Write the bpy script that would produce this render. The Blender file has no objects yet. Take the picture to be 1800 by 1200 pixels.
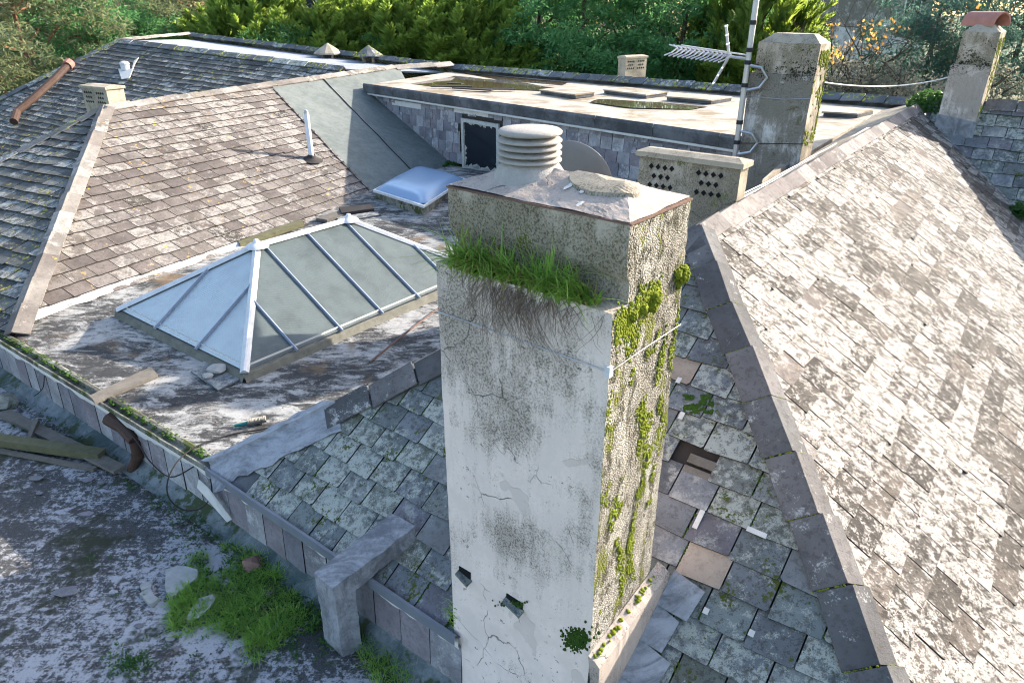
import bpy, math, random
from math import radians, sin, cos, tan, pi, sqrt
from mathutils import Vector, Matrix, noise, Quaternion

# ------------------------------------------------------------------ camera, sky, sun, exposure
SC = bpy.context.scene
COL = SC.collection
CAM_H = 4.0; FPX = 1230.0; PITCH = radians(25.7)
cam_d = bpy.data.cameras.new('camera'); cam = bpy.data.objects.new('camera', cam_d); COL.objects.link(cam)
cam_d.sensor_width = 36.0; cam_d.lens = 36.0 * FPX / 1800.0; cam_d.clip_start = 0.05; cam_d.clip_end = 2000
cam.location = (0, 0, CAM_H); cam.rotation_euler = (pi / 2 - PITCH, 0, 0)
SC.camera = cam
SUN_AZ, SUN_EL = radians(60), radians(23)
world = bpy.data.worlds.new('World'); SC.world = world; world.use_nodes = True
wn = world.node_tree; wn.nodes.clear()
sky = wn.nodes.new('ShaderNodeTexSky'); sky.sky_type = 'NISHITA'; sky.sun_disc = False
sky.dust_density = 1.8; sky.ozone_density = 0.9; sky.sun_elevation = SUN_EL; sky.sun_rotation = SUN_AZ
bgn = wn.nodes.new('ShaderNodeBackground'); bgn.inputs['Strength'].default_value = 0.15
wo = wn.nodes.new('ShaderNodeOutputWorld')
wn.links.new(sky.outputs[0], bgn.inputs['Color']); wn.links.new(bgn.outputs[0], wo.inputs['Surface'])
sun_d = bpy.data.lights.new('sun', 'SUN'); sun_d.energy = 4.8; sun_d.angle = radians(0.53); sun_d.color = (1.0, 0.91, 0.79)
sun = bpy.data.objects.new('sun', sun_d); COL.objects.link(sun)
SUN_V = Vector((sin(SUN_AZ) * cos(SUN_EL), cos(SUN_AZ) * cos(SUN_EL), sin(SUN_EL)))
sun.rotation_euler = (-SUN_V).to_track_quat('-Z', 'Y').to_euler(); sun.location = SUN_V * 60
SC.view_settings.view_transform = 'Standard'; SC.view_settings.look = 'None'
SC.cycles.filter_width = 1.1; SC.cycles.max_bounces = 6; SC.cycles.diffuse_bounces = 3; SC.cycles.glossy_bounces = 2; SC.cycles.transmission_bounces = 4; SC.cycles.transparent_max_bounces = 4; SC.cycles.adaptive_threshold = 0.03; SC.cycles.caustics_reflective = False; SC.cycles.caustics_refractive = False; SC.view_settings.gamma = 1.0; SC.view_settings.exposure = 1.68

# ------------------------------------------------------------------ survey helpers (1800x1200 photo plan -> metres)
CP, SP = cos(PITCH), sin(PITCH)
EYE = Vector((0, 0, CAM_H))
def ray(x, y):
    a = (x - 900) / FPX; b = (600 - y) / FPX
    return Vector((a, CP + b * SP, -SP + b * CP))
def at(x, y, z):
    d = ray(x, y); return EYE + d * ((z - CAM_H) / d.z)
def onp(x, y, p, n):
    d = ray(x, y); return EYE + d * ((Vector(p) - EYE).dot(n) / d.dot(n))
def proj(p):
    q = Vector(p) - EYE; f = q.y * CP - q.z * SP
    if f < 0.05: return (-9999, -9999)
    return (900 + FPX * q.x / f, 600 - FPX * (q.y * SP + q.z * CP) / f)
def zrow(P, y):
    lo, hi = -9.0, 7.0
    for _ in range(50):
        m = (lo + hi) / 2
        if proj((P[0], P[1], m))[1] > y: lo = m
        else: hi = m
    return lo
def az(a): a = radians(a); return Vector((sin(a), cos(a), 0))
UP = Vector((0, 0, 1))

# ------------------------------------------------------------------ object helpers
W = {}     # world origin of every object
def origin_of(o): return W[o.name] if o is not None else Vector((0, 0, 0))
def thing(name, label, cat, loc, group=None):
    o = bpy.data.objects.new(name, None); COL.objects.link(o); o.empty_display_size = 0.1
    o.location = loc; W[o.name] = Vector(loc); o['label'] = label; o['category'] = cat
    if group: o['group'] = group
    return o
def tag(o, label=None, cat=None, group=None, kind=None):
    if label: o['label'] = label
    if cat: o['category'] = cat
    if group: o['group'] = group
    if kind: o['kind'] = kind
    return o
def mk(name, verts, faces, mat, parent=None, smooth=False, rnd=None, fmat=None, frnd=None, keep_origin=False):
    verts = [Vector(v) for v in verts]
    if keep_origin: c = Vector((0, 0, 0))
    else:
        c = Vector((0, 0, 0))
        for v in verts: c += v
        c /= max(1, len(verts)); c.z = min(v.z for v in verts)
    me = bpy.data.meshes.new(name)
    me.from_pydata([v - c for v in verts], [], faces)
    mats = mat if isinstance(mat, (list, tuple)) else [mat]
    for m in mats: me.materials.append(m)
    if fmat: me.polygons.foreach_set('material_index', fmat)
    if smooth: me.polygons.foreach_set('use_smooth', [True] * len(me.polygons))
    at_ = me.attributes.new('rnd', 'FLOAT', 'FACE')
    if frnd is not None: at_.data.foreach_set('value', frnd)
    else:
        r = random.random() if rnd is None else rnd
        at_.data.foreach_set('value', [r] * len(me.polygons))
    o = bpy.data.objects.new(name, me); COL.objects.link(o)
    W[o.name] = c.copy(); o.parent = parent
    o.location = c - origin_of(parent)
    return o
class MB:
    def __init__(s): s.v = []; s.f = []; s.m = []; s.r = []
    def add(s, vs, fs, mi=0, r=None):
        b = len(s.v); s.v += [Vector(v) for v in vs]
        for f in fs: s.f.append(tuple(i + b for i in f)); s.m.append(mi); s.r.append(random.random() if r is None else r)
        return s
    def quad(s, a, b, c, d, mi=0): return s.add([a, b, c, d], [(0, 1, 2, 3)], mi)
    def prism(s, poly, off, mi=0, r=None, bottom=True):
        n = len(poly); poly = [Vector(p) for p in poly]; off = Vector(off)
        vs = poly + [p + off for p in poly]
        fs = [tuple(range(n, 2 * n))] + [(i, (i + 1) % n, n + (i + 1) % n, n + i) for i in range(n)]
        if bottom: fs.append(tuple(range(n - 1, -1, -1)))
        return s.add(vs, fs, mi, r)
    def box(s, o, a, b, c, mi=0, r=None):
        o = Vector(o); a = Vector(a); b = Vector(b); c = Vector(c)
        return s.prism([o, o + a, o + a + b, o + b], c, mi, r)
    def cbox(s, ctr, a, b, c, mi=0):
        a = Vector(a); b = Vector(b); c = Vector(c); return s.box(Vector(ctr) - a / 2 - b / 2 - c / 2, a, b, c, mi)
    def tube(s, pts, r, n=8, mi=0, caps=True):
        pts = [Vector(p) for p in pts]; rs = r if isinstance(r, (list, tuple)) else [r] * len(pts)
        vs = []; fs = []; prev = None
        for i, p in enumerate(pts):
            t = (pts[min(i + 1, len(pts) - 1)] - pts[max(i - 1, 0)]).normalized()
            if prev is None:
                a = t.cross(UP); a = a if a.length > 1e-3 else t.cross(Vector((1, 0, 0)))
            else: a = prev - t * prev.dot(t)
            a.normalize(); prev = a; b = t.cross(a)
            for k in range(n):
                q = 2 * pi * k / n; vs.append(p + (a * cos(q) + b * sin(q)) * rs[i])
        for i in range(len(pts) - 1):
            for k in range(n):
                fs.append((i * n + k, i * n + (k + 1) % n, (i + 1) * n + (k + 1) % n, (i + 1) * n + k))
        if caps: fs.append(tuple(range(n - 1, -1, -1))); fs.append(tuple((len(pts) - 1) * n + k for k in range(n)))
        return s.add(vs, fs, mi)
    def lathe(s, c, prof, n=24, axis=UP, mi=0, cap0=False, cap1=False):
        c = Vector(c); axis = Vector(axis).normalized()
        a = axis.cross(Vector((1, 0, 0))); a = a if a.length > 1e-3 else axis.cross(Vector((0, 1, 0))); a.normalize(); b = axis.cross(a)
        vs = []; fs = []
        for (r, h) in prof:
            for k in range(n):
                q = 2 * pi * k / n; vs.append(c + axis * h + (a * cos(q) + b * sin(q)) * r)
        for i in range(len(prof) - 1):
            for k in range(n): fs.append((i * n + k, i * n + (k + 1) % n, (i + 1) * n + (k + 1) % n, (i + 1) * n + k))
        if cap0: fs.append(tuple(range(n - 1, -1, -1)))
        if cap1: fs.append(tuple((len(prof) - 1) * n + k for k in range(n)))
        return s.add(vs, fs, mi)
    def grid(s, p00, p10, p11, p01, nu, nv, amp=0.0, freq=3.0, mi=0):
        p00, p10, p11, p01 = map(Vector, (p00, p10, p11, p01)); vs = []; fs = []
        for j in range(nv + 1):
            for i in range(nu + 1):
                u = i / nu; v = j / nv
                p = p00 * (1 - u) * (1 - v) + p10 * u * (1 - v) + p11 * u * v + p01 * (1 - u) * v
                if amp: p = p + noise.noise_vector(p * freq) * amp + noise.noise_vector(p * freq * 3.7) * amp * 0.55
                vs.append(p)
        for j in range(nv):
            for i in range(nu):
                k = j * (nu + 1) + i; fs.append((k, k + 1, k + nu + 2, k + nu + 1))
        return s.add(vs, fs, mi)
    def rock(s, c, rx, ry, rz, seed, n=2, mi=0, flat=0.0):
        import bmesh
        bm = bmesh.new(); bmesh.ops.create_icosphere(bm, subdivisions=n, radius=1.0)
        vs = []
        for v in bm.verts:
            d = 1 + 0.45 * noise.noise(v.co * 1.6 + Vector((seed * 7.1, seed * 3.3, 0))) + 0.15 * noise.noise(v.co * 4 + Vector((seed, 0, seed)))
            q = v.co * d; vs.append(Vector(c) + Vector((q.x * rx, q.y * ry, max(q.z, flat - 1) * rz)))
        fs = [tuple(v.index for v in f.verts) for f in bm.faces]; bm.free()
        return s.add(vs, fs, mi)
    def build(s, name, mat, parent=None, smooth=False, rnd=None):
        return mk(name, s.v, s.f, mat, parent, smooth, rnd, fmat=s.m, frnd=(s.r if rnd is None else None))

# ------------------------------------------------------------------ procedural materials
class NT:
    def __init__(s, name):
        s.mat = bpy.data.materials.new(name); s.mat.use_nodes = True; s.t = s.mat.node_tree; s.t.nodes.clear()
        s.out = s.t.nodes.new('ShaderNodeOutputMaterial'); s.b = s.t.nodes.new('ShaderNodeBsdfPrincipled')
        s.t.links.new(s.b.outputs[0], s.out.inputs['Surface'])
        g = s.t.nodes.new('ShaderNodeNewGeometry'); s.pos = g.outputs['Position']; s.nor = g.outputs['Normal']
    def put(s, sock, v):
        if isinstance(v, bpy.types.NodeSocket): s.t.links.new(v, sock)
        elif isinstance(v, (tuple, list)) and len(v) == 3 and sock.type == 'RGBA': sock.default_value = (*v, 1)
        else: sock.default_value = v
    def n(s, typ, **kw):
        nd = s.t.nodes.new('ShaderNode' + typ)
        for k, v in kw.items():
            if k.startswith('_'): setattr(nd, k[1:], v)
            else: s.put(nd.inputs[k], v)
        return nd
    def mapv(s, scale=(1, 1, 1), rot=(0, 0, 0), vec=None, loc=(0, 0, 0)):
        return s.n('Mapping', Vector=vec or s.pos, Scale=scale, Rotation=rot, Location=loc).outputs[0]
    def noise(s, sc, det=4, rough=0.55, vec=None, dist=0.0):
        return s.n('TexNoise', Vector=vec or s.pos, Scale=sc, Detail=min(det, 4.0), Roughness=rough, Distortion=dist).outputs['Fac']
    def vor(s, sc, vec=None, feat='F1', out='Distance'):
        return s.n('TexVoronoi', _feature=feat, Vector=vec or s.pos, Scale=sc).outputs[out]
    def math(s, op, a, b=0.0, c=None):
        nd = s.t.nodes.new('ShaderNodeMath'); nd.operation = op; s.put(nd.inputs[0], a); s.put(nd.inputs[1], b)
        if c is not None: s.put(nd.inputs[2], c)
        return nd.outputs[0]
    def step(s, v, a, b, lo=0.0, hi=1.0):
        nd = s.t.nodes.new('ShaderNodeMapRange'); nd.interpolation_type = 'SMOOTHSTEP'
        s.put(nd.inputs['Value'], v); nd.inputs['From Min'].default_value = a; nd.inputs['From Max'].default_value = b
        nd.inputs['To Min'].default_value = lo; nd.inputs['To Max'].default_value = hi
        return nd.outputs[0]
    def mix(s, f, a, b, mode='MIX'):
        nd = s.t.nodes.new('ShaderNodeMix'); nd.data_type = 'RGBA'; nd.blend_type = mode
        s.put(nd.inputs['Factor'], f); s.put(nd.inputs['A'] if 0 else nd.inputs[6], a); s.put(nd.inputs[7], b)
        return nd.outputs[2]
    def ramp(s, f, stops, interp='LINEAR'):
        nd = s.t.nodes.new('ShaderNodeValToRGB'); s.put(nd.inputs[0], f); cr = nd.color_ramp; cr.interpolation = interp
        while len(cr.elements) < len(stops): cr.elements.new(0.5)
        for e, (p, c) in zip(cr.elements, stops): e.position = p; e.color = (*c, 1)
        return nd.outputs[0]
    def rnd(s): return s.n('Attribute', _attribute_name='rnd').outputs['Fac']
    def bump(s, h, strength=0.4, dist=0.01, prev=None):
        nd = s.n('Bump', Height=h, Strength=strength, Distance=dist)
        if prev: s.put(nd.inputs['Normal'], prev)
        return nd.outputs[0]
    def done(s, col, rough=0.85, normal=None, metal=0.0, spec=0.3):
        s.put(s.b.inputs['Base Color'], col); s.put(s.b.inputs['Roughness'], rough); s.b.inputs['Metallic'].default_value = metal
        s.b.inputs['Specular IOR Level'].default_value = spec
        if normal is not None: s.put(s.b.inputs['Normal'], normal)
        return s.mat

def m_slate(name, bases, lichen, l_thr, l_soft=0.12, dark=(0.06, 0.055, 0.05), d_amt=0.5, spots=None, sp_thr=0.72, moss=None, m_thr=0.62,
            rnd_l=0.25, sc=6.0, streak=None, rough=0.8, fine=70):
    t = NT(name); r = t.rnd()
    k = len(bases); col = t.ramp(r, [(i / k, c) for i, c in enumerate(bases)], 'CONSTANT')
    r2 = t.math('FRACT', t.math('MULTIPLY', r, 17.31))
    offs = t.n('CombineXYZ', X=t.math('MULTIPLY', r, 37.0), Y=t.math('MULTIPLY', r, 91.0), Z=0.0).outputs[0]
    vec = t.n('VectorMath', _operation='ADD').outputs[0]
    nd = vec.node; t.put(nd.inputs[0], t.pos); t.put(nd.inputs[1], offs)
    val = t.step(t.noise(2.2, 3, vec=vec), 0.3, 0.7, 0.78, 1.22)
    col = t.mix(1.0, col, val, 'MULTIPLY')
    n1 = t.noise(sc, 7, 0.68, vec)
    n2 = t.noise(fine, 4, 0.7, vec)
    nn = t.math('ADD', t.math('MULTIPLY', n1, 0.62), t.math('MULTIPLY', n2, 0.38))
    nn = t.math('ADD', nn, t.math('MULTIPLY', t.math('SUBTRACT', r2, 0.5), rnd_l))
    big = t.noise(0.55, 2)
    nn = t.math('ADD', nn, t.math('MULTIPLY', t.math('SUBTRACT', big, 0.5), 0.28))
    lm = t.step(nn, l_thr - l_soft / 2, l_thr + l_soft / 2)
    lc = t.mix(t.noise(14, 3, vec=vec), tuple(c * 0.82 for c in lichen), lichen)
    col = t.mix(lm, col, lc)
    if d_amt > 0:
        sv = t.mapv(**streak) if streak else vec
        dm = t.step(t.math('ADD', t.math('MULTIPLY', t.noise(20 if not streak else 8, 7, 0.78, sv), 0.7), t.math('MULTIPLY', n2, 0.3)), 0.50, 0.58, 0, d_amt)
        col = t.mix(dm, col, dark)
    if spots:
        sm = t.math('MULTIPLY', t.step(t.noise(11, 3, 0.6), sp_thr - 0.06, sp_thr), t.step(t.noise(1.3, 2), 0.46, 0.58))
        col = t.mix(sm, col, spots)
    if moss:
        mm = t.step(t.math('ADD', t.math('MULTIPLY', t.noise(5, 6, 0.7), 0.7), t.math('MULTIPLY', t.noise(40, 3, 0.7), 0.3)), m_thr - 0.04, m_thr + 0.03)
        col = t.mix(mm, col, moss)
    b = t.bump(n2, 0.7, 0.008); b = t.bump(n1, 0.5, 0.015, b)
    return t.done(col, rough, b, 0.0, 0.06)

M = {}
# sunlit main slope: slate under a heavy crust of pale lichen
M['slate_pale'] = m_slate('slate_pale_lichen', [(0.075, 0.066, 0.058), (0.09, 0.079, 0.069), (0.11, 0.093, 0.08), (0.065, 0.058, 0.053)], (0.345, 0.322, 0.293), 0.485, 0.035,
                          d_amt=0.75, dark=(0.035, 0.031, 0.028), rnd_l=0.14, sc=12, fine=48, streak=dict(scale=(1.2, 2.0, 1.4), rot=(0, 0, radians(-37))))
# left roof: brown grey slate
M['slate_brown'] = m_slate('slate_brown', [(0.135, 0.115, 0.105), (0.155, 0.135, 0.12), (0.175, 0.153, 0.138), (0.12, 0.102, 0.095), (0.165, 0.146, 0.135)], (0.32, 0.295, 0.27), 0.54, 0.06,
                           d_amt=0.55, spots=(0.55, 0.33, 0.06), sp_thr=0.70, rnd_l=0.16, sc=7)
# shaded hip end: grey green slate with lichen and moss
M['slate_green'] = m_slate('slate_mossy_grey', [(0.15, 0.168, 0.165), (0.17, 0.183, 0.172), (0.135, 0.15, 0.155), (0.16, 0.168, 0.145), (0.18, 0.19, 0.185), (0.145, 0.155, 0.165)], (0.37, 0.385, 0.345), 0.522, 0.06,
                           d_amt=0.7, moss=(0.07, 0.085, 0.02), m_thr=0.60, rnd_l=0.16, sc=11, fine=110)
M['slate_clean'] = m_slate('slate_clean', [(0.12, 0.128, 0.14), (0.155, 0.163, 0.175), (0.14, 0.133, 0.148), (0.18, 0.183, 0.186)], (0.36, 0.36, 0.34), 0.57, 0.14, d_amt=0.4, rnd_l=0.15, rough=0.6)
M['slate_purple'] = m_slate('slate_purple', [(0.20, 0.135, 0.19)], (0.36, 0.33, 0.36), 0.74, 0.12, d_amt=0.2, rough=0.55)
M['slate_tan'] = m_slate('slate_tan', [(0.36, 0.29, 0.23), (0.33, 0.27, 0.22)], (0.45, 0.40, 0.35), 0.66, 0.12, d_amt=0.2)
M['slate_dark'] = m_slate('slate_dark_blue', [(0.085, 0.09, 0.09), (0.10, 0.105, 0.103), (0.12, 0.125, 0.122), (0.075, 0.078, 0.078), (0.14, 0.145, 0.142)], (0.36, 0.365, 0.35), 0.575, 0.08,
                          d_amt=0.5, spots=(0.42, 0.36, 0.05), sp_thr=0.66, moss=(0.05, 0.06, 0.018), m_thr=0.62, rnd_l=0.18, sc=7)
M['slate_wall'] = m_slate('slate_hung', [(0.20, 0.195, 0.215), (0.25, 0.245, 0.265), (0.17, 0.165, 0.19), (0.30, 0.295, 0.31), (0.22, 0.20, 0.22)], (0.5, 0.5, 0.51), 0.66, 0.18, d_amt=0.3, rnd_l=0.25, rough=0.55)
M['tile_grey'] = m_slate('ridge_tile_grey', [(0.095, 0.093, 0.095), (0.12, 0.117, 0.118), (0.14, 0.13, 0.128)], (0.40, 0.39, 0.37), 0.625, 0.06, d_amt=0.5, rnd_l=0.06, sc=7, rough=0.75)
M['tile_tan'] = m_slate('ridge_tile_tan', [(0.205, 0.185, 0.165), (0.24, 0.22, 0.20), (0.17, 0.15, 0.135), (0.265, 0.245, 0.225)], (0.38, 0.36, 0.33), 0.60, 0.08, d_amt=0.3, rnd_l=0.2, sc=6, spots=(0.5, 0.34, 0.07), sp_thr=0.7)
M['tile_mossy'] = m_slate('ridge_tile_mossy', [(0.10, 0.11, 0.125), (0.14, 0.145, 0.155), (0.12, 0.125, 0.13)], (0.42, 0.44, 0.43), 0.62, 0.1, d_amt=0.3, spots=(0.34, 0.34, 0.06), sp_thr=0.58, moss=(0.07, 0.09, 0.02), m_thr=0.60, sc=7)

def simple(name, col, rough=0.8, var=0.25, sc=5, bump=0.3, metal=0.0, spec=0.12, bsc=60):
    t = NT(name); n1 = t.noise(sc, 6, 0.65); n2 = t.noise(bsc, 4, 0.6)
    c = t.mix(n1, tuple(x * (1 - var) for x in col), tuple(min(1, x * (1 + var)) for x in col))
    c = t.mix(t.step(n2, 0.55, 0.75, 0, var), c, tuple(x * 0.45 for x in col))
    return t.done(c, rough, t.bump(n2, bump, 0.005), metal, spec)
M['under'] = simple('roofing_underlay', (0.045, 0.04, 0.038))
M['lead_dark'] = simple('lead_dark', (0.14, 0.155, 0.18), 0.5, 0.3, 3, 0.3, spec=0.5)
M['mortar_white'] = simple('white_flaking_paint', (0.58, 0.56, 0.53), 0.7, 0.25, 6, 0.5)
M['wood_old'] = simple('weathered_timber', (0.15, 0.135, 0.115), 0.9, 0.5, 12, 0.7)
M['wood_mossy'] = simple('mossy_timber', (0.115, 0.11, 0.065), 0.95, 0.5, 9, 0.7)
M['galv'] = simple('galvanised_steel', (0.42, 0.43, 0.45), 0.4, 0.15, 12, 0.1, 0.7, 0.5)
M['alu'] = simple('aluminium_rod', (0.55, 0.53, 0.53), 0.4, 0.12, 12, 0.1, 0.5, 0.5)
M['black_plastic'] = simple('black_band', (0.03, 0.03, 0.035), 0.5)
M['cable_white'] = simple('white_cable', (0.62, 0.60, 0.57), 0.5, 0.1)
M['cable_dark'] = simple('dark_cable', (0.035, 0.03, 0.03), 0.6)
M['white_frame'] = simple('white_glazing_cap', (0.56, 0.56, 0.57), 0.5, 0.32, 9, 0.3, spec=0.4)
M['blue_bar'] = simple('grey_glazing_bar', (0.32, 0.36, 0.44), 0.4, 0.15, 6, 0.1, 0.2, 0.5)
M['dome'] = simple('rooflight_dome', (0.19, 0.29, 0.43), 0.22, 0.06, 2, 0.0, spec=0.5)
M['dome_kerb'] = simple('rooflight_kerb', (0.15, 0.145, 0.12), 0.8, 0.55, 9, 0.6)
M['pipe_brown'] = simple('cast_iron_brown', (0.07, 0.043, 0.033), 0.6, 0.35, 8, 0.4)
M['pipe_white'] = simple('white_plastic_pipe', (0.62, 0.65, 0.70), 0.4, 0.08)
M['terracotta'] = simple('terracotta', (0.36, 0.17, 0.135), 0.75, 0.25, 8, 0.3)
M['dish'] = simple('dish_back', (0.20, 0.185, 0.175), 0.6, 0.15)
M['rust'] = simple('rusty_iron', (0.16, 0.10, 0.08), 0.85, 0.4, 14, 0.5)
M['stone'] = simple('stone', (0.34, 0.33, 0.31), 0.9, 0.35, 9, 0.6)
M['stone_red'] = simple('red_stone', (0.20, 0.12, 0.10), 0.9, 0.35, 9, 0.6)
M['paver'] = simple('broken_paver', (0.30, 0.305, 0.295), 0.9, 0.45, 11, 0.7)
M['bristle'] = simple('brush_bristle', (0.55, 0.50, 0.42), 0.8, 0.3, 40)
M['teal'] = simple('teal_plastic', (0.03, 0.16, 0.15), 0.5)
M['hole'] = simple('opening_shade', (0.012, 0.012, 0.013), 0.9, 0.1)  # near-black colour paints the shade inside openings
M['bark'] = simple('bark', (0.11, 0.085, 0.065), 0.95, 0.4, 6, 0.7)
M['bark_red'] = simple('pine_bark', (0.20, 0.10, 0.065), 0.95, 0.4, 6, 0.7)
M['root'] = simple('dry_roots', (0.20, 0.15, 0.125), 0.95, 0.35, 30)
M['brick'] = simple('house_brick', (0.24, 0.13, 0.10), 0.9, 0.3, 3)
M['roof_tile'] = simple('house_roof_tile', (0.26, 0.14, 0.11), 0.9, 0.3, 3)
M['house_white'] = simple('house_render', (0.60, 0.59, 0.57), 0.8, 0.1, 3)
M['pane'] = simple('dark_pane', (0.03, 0.04, 0.05), 0.08, 0.1, spec=0.6)
M['burnt_glass'] = simple('sooty_glass', (0.012, 0.016, 0.024), 0.12, 0.5, 3, 0.05, spec=0.6)
M['paint_peel'] = simple('peeling_paint', (0.40, 0.40, 0.37), 0.75, 0.5, 16, 0.6)

def m_felt(name, light, darkc, thr, soft, rot=0.0, sc=(1.0, 7.0, 1.0), nsc=2.2, rust=None, rust_thr=0.62, moss=None, big_w=0.5, rough=0.75, moss_thr=0.62, warp=0.0):
    t = NT(name); src = t.pos
    if warp:
        wv = t.n('VectorMath', _operation='ADD'); t.put(wv.inputs[0], t.pos); wc_ = t.n('TexNoise', Vector=t.pos, Scale=0.9, Detail=3.0).outputs['Color']
        ws = t.n('VectorMath', _operation='SCALE'); t.put(ws.inputs[0], wc_); ws.inputs['Scale'].default_value = warp; t.put(wv.inputs[1], ws.outputs[0]); src = wv.outputs[0]
    mv = t.mapv(scale=sc, rot=(0, 0, rot), vec=src); a = t.noise(nsc, 8, 0.7, mv, 0.6); b = t.noise(1.1, 5, 0.6); c = t.noise(34, 5, 0.7)
    v = t.math('ADD', t.math('ADD', t.math('MULTIPLY', a, 0.55), t.math('MULTIPLY', b, big_w)), t.math('MULTIPLY', c, 0.22))
    v = t.math('MULTIPLY', v, 1 / (0.77 + big_w))
    m = t.step(v, thr - soft, thr + soft)
    col = t.mix(m, darkc, light)
    col = t.mix(t.step(t.noise(7, 6, 0.7), 0.42, 0.7, 0, 0.45), col, tuple(x * 0.5 + y * 0.25 for x, y in zip(darkc, light)))
    if rust:
        col = t.mix(t.step(t.noise(0.8, 6, 0.65, dist=0.4), rust_thr - 0.05, rust_thr + 0.06, 0, 0.75), col, rust)
    if moss: col = t.mix(t.step(t.noise(2.4, 8, 0.75), moss_thr - 0.02, moss_thr + 0.05, 0, 0.9), col, moss)
    return t.done(col, rough, t.bump(t.math('ADD', c, a), 0.45, 0.01), 0.0, 0.12)
M['lead'] = m_felt('lead_sheet', (0.31, 0.32, 0.345), (0.12, 0.125, 0.14), 0.48, 0.10, radians(35), sc=(1, 4, 1), nsc=3.0, warp=0.6, rough=0.55)
M['deck'] = m_felt('painted_felt_deck', (0.34, 0.335, 0.32), (0.042, 0.042, 0.042), 0.51, 0.055, radians(30), sc=(1.0, 2.6, 1.0), nsc=3.6, warp=0.5, rust=(0.17, 0.115, 0.065), rust_thr=0.61)
def m_asphalt(name):
    t = NT(name); big = t.noise(0.7, 4, 0.6); g1 = t.noise(17, 10, 0.82); g2 = t.noise(3.5, 6, 0.7); g3 = t.noise(95, 3, 0.7)
    sa = t.noise(2.6, 6, 0.7, t.mapv(scale=(0.8, 11, 1), rot=(0, 0, radians(-38)))); sb = t.noise(2.4, 6, 0.7, t.mapv(scale=(0.8, 12, 1), rot=(0, 0, radians(14))))
    v = t.math('ADD', t.math('ADD', t.math('MULTIPLY', g1, 0.45), t.math('MULTIPLY', g2, 0.25)), t.math('MULTIPLY', big, 0.3))
    sc_ = t.mix(t.step(t.noise(0.9, 2), 0.45, 0.55), sa, sb); v = t.math('ADD', v, t.math('MULTIPLY', t.math('SUBTRACT', sc_, 0.5), 0.13))
    col = t.mix(t.step(g3, 0.35, 0.7), (0.042, 0.042, 0.043), (0.10, 0.10, 0.10)); col = t.mix(t.step(v, 0.462, 0.54, 0, 0.95), col, t.mix(g3, (0.26, 0.26, 0.28), (0.46, 0.46, 0.48)))
    col = t.mix(t.step(t.noise(1.6, 8, 0.75), 0.54, 0.62, 0, 0.85), col, (0.032, 0.036, 0.02)); col = t.mix(t.step(t.noise(5, 7, 0.75), 0.60, 0.66, 0, 0.6), col, (0.06, 0.045, 0.03))
    b = t.bump(g1, 0.8, 0.02); return t.done(col, 0.8, t.bump(g3, 0.6, 0.006, b), 0.0, 0.12)
M['low_roof'] = m_asphalt('worn_asphalt')
M['felt_green'] = m_felt('mineral_felt', (0.17, 0.185, 0.175), (0.09, 0.105, 0.10), 0.45, 0.2, 0, sc=(1, 1, 1), nsc=3)
M['flat_roof'] = m_felt('pale_felt_roof', (0.44, 0.39, 0.32), (0.22, 0.18, 0.135), 0.47, 0.08, radians(40), sc=(1, 2, 1), nsc=1.2, rust=(0.19, 0.14, 0.08), rust_thr=0.60)
M['fascia'] = m_felt('dark_felt_edge', (0.15, 0.155, 0.165), (0.06, 0.063, 0.068), 0.52, 0.12, 0, sc=(1, 1, 1))
M['gutter'] = m_felt('mossy_gutter', (0.26, 0.26, 0.22), (0.06, 0.055, 0.045), 0.5, 0.1, 0, sc=(2, 2, 2), moss=(0.05, 0.065, 0.015), moss_thr=0.53)
M['skirt'] = m_felt('mossy_skirting', (0.20, 0.22, 0.23), (0.05, 0.075, 0.075), 0.5, 0.12, 0, sc=(2, 2, 2), moss=(0.04, 0.055, 0.02), moss_thr=0.55)
M['felt_strip'] = m_felt('brown_felt', (0.34, 0.29, 0.22), (0.12, 0.105, 0.09), 0.46, 0.12, radians(-37), sc=(6, 0.8, 1))
M['silver'] = m_felt('silver_painted_gutter', (0.30, 0.32, 0.36), (0.18, 0.19, 0.21), 0.42, 0.1, 0, sc=(1, 3, 1))

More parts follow.
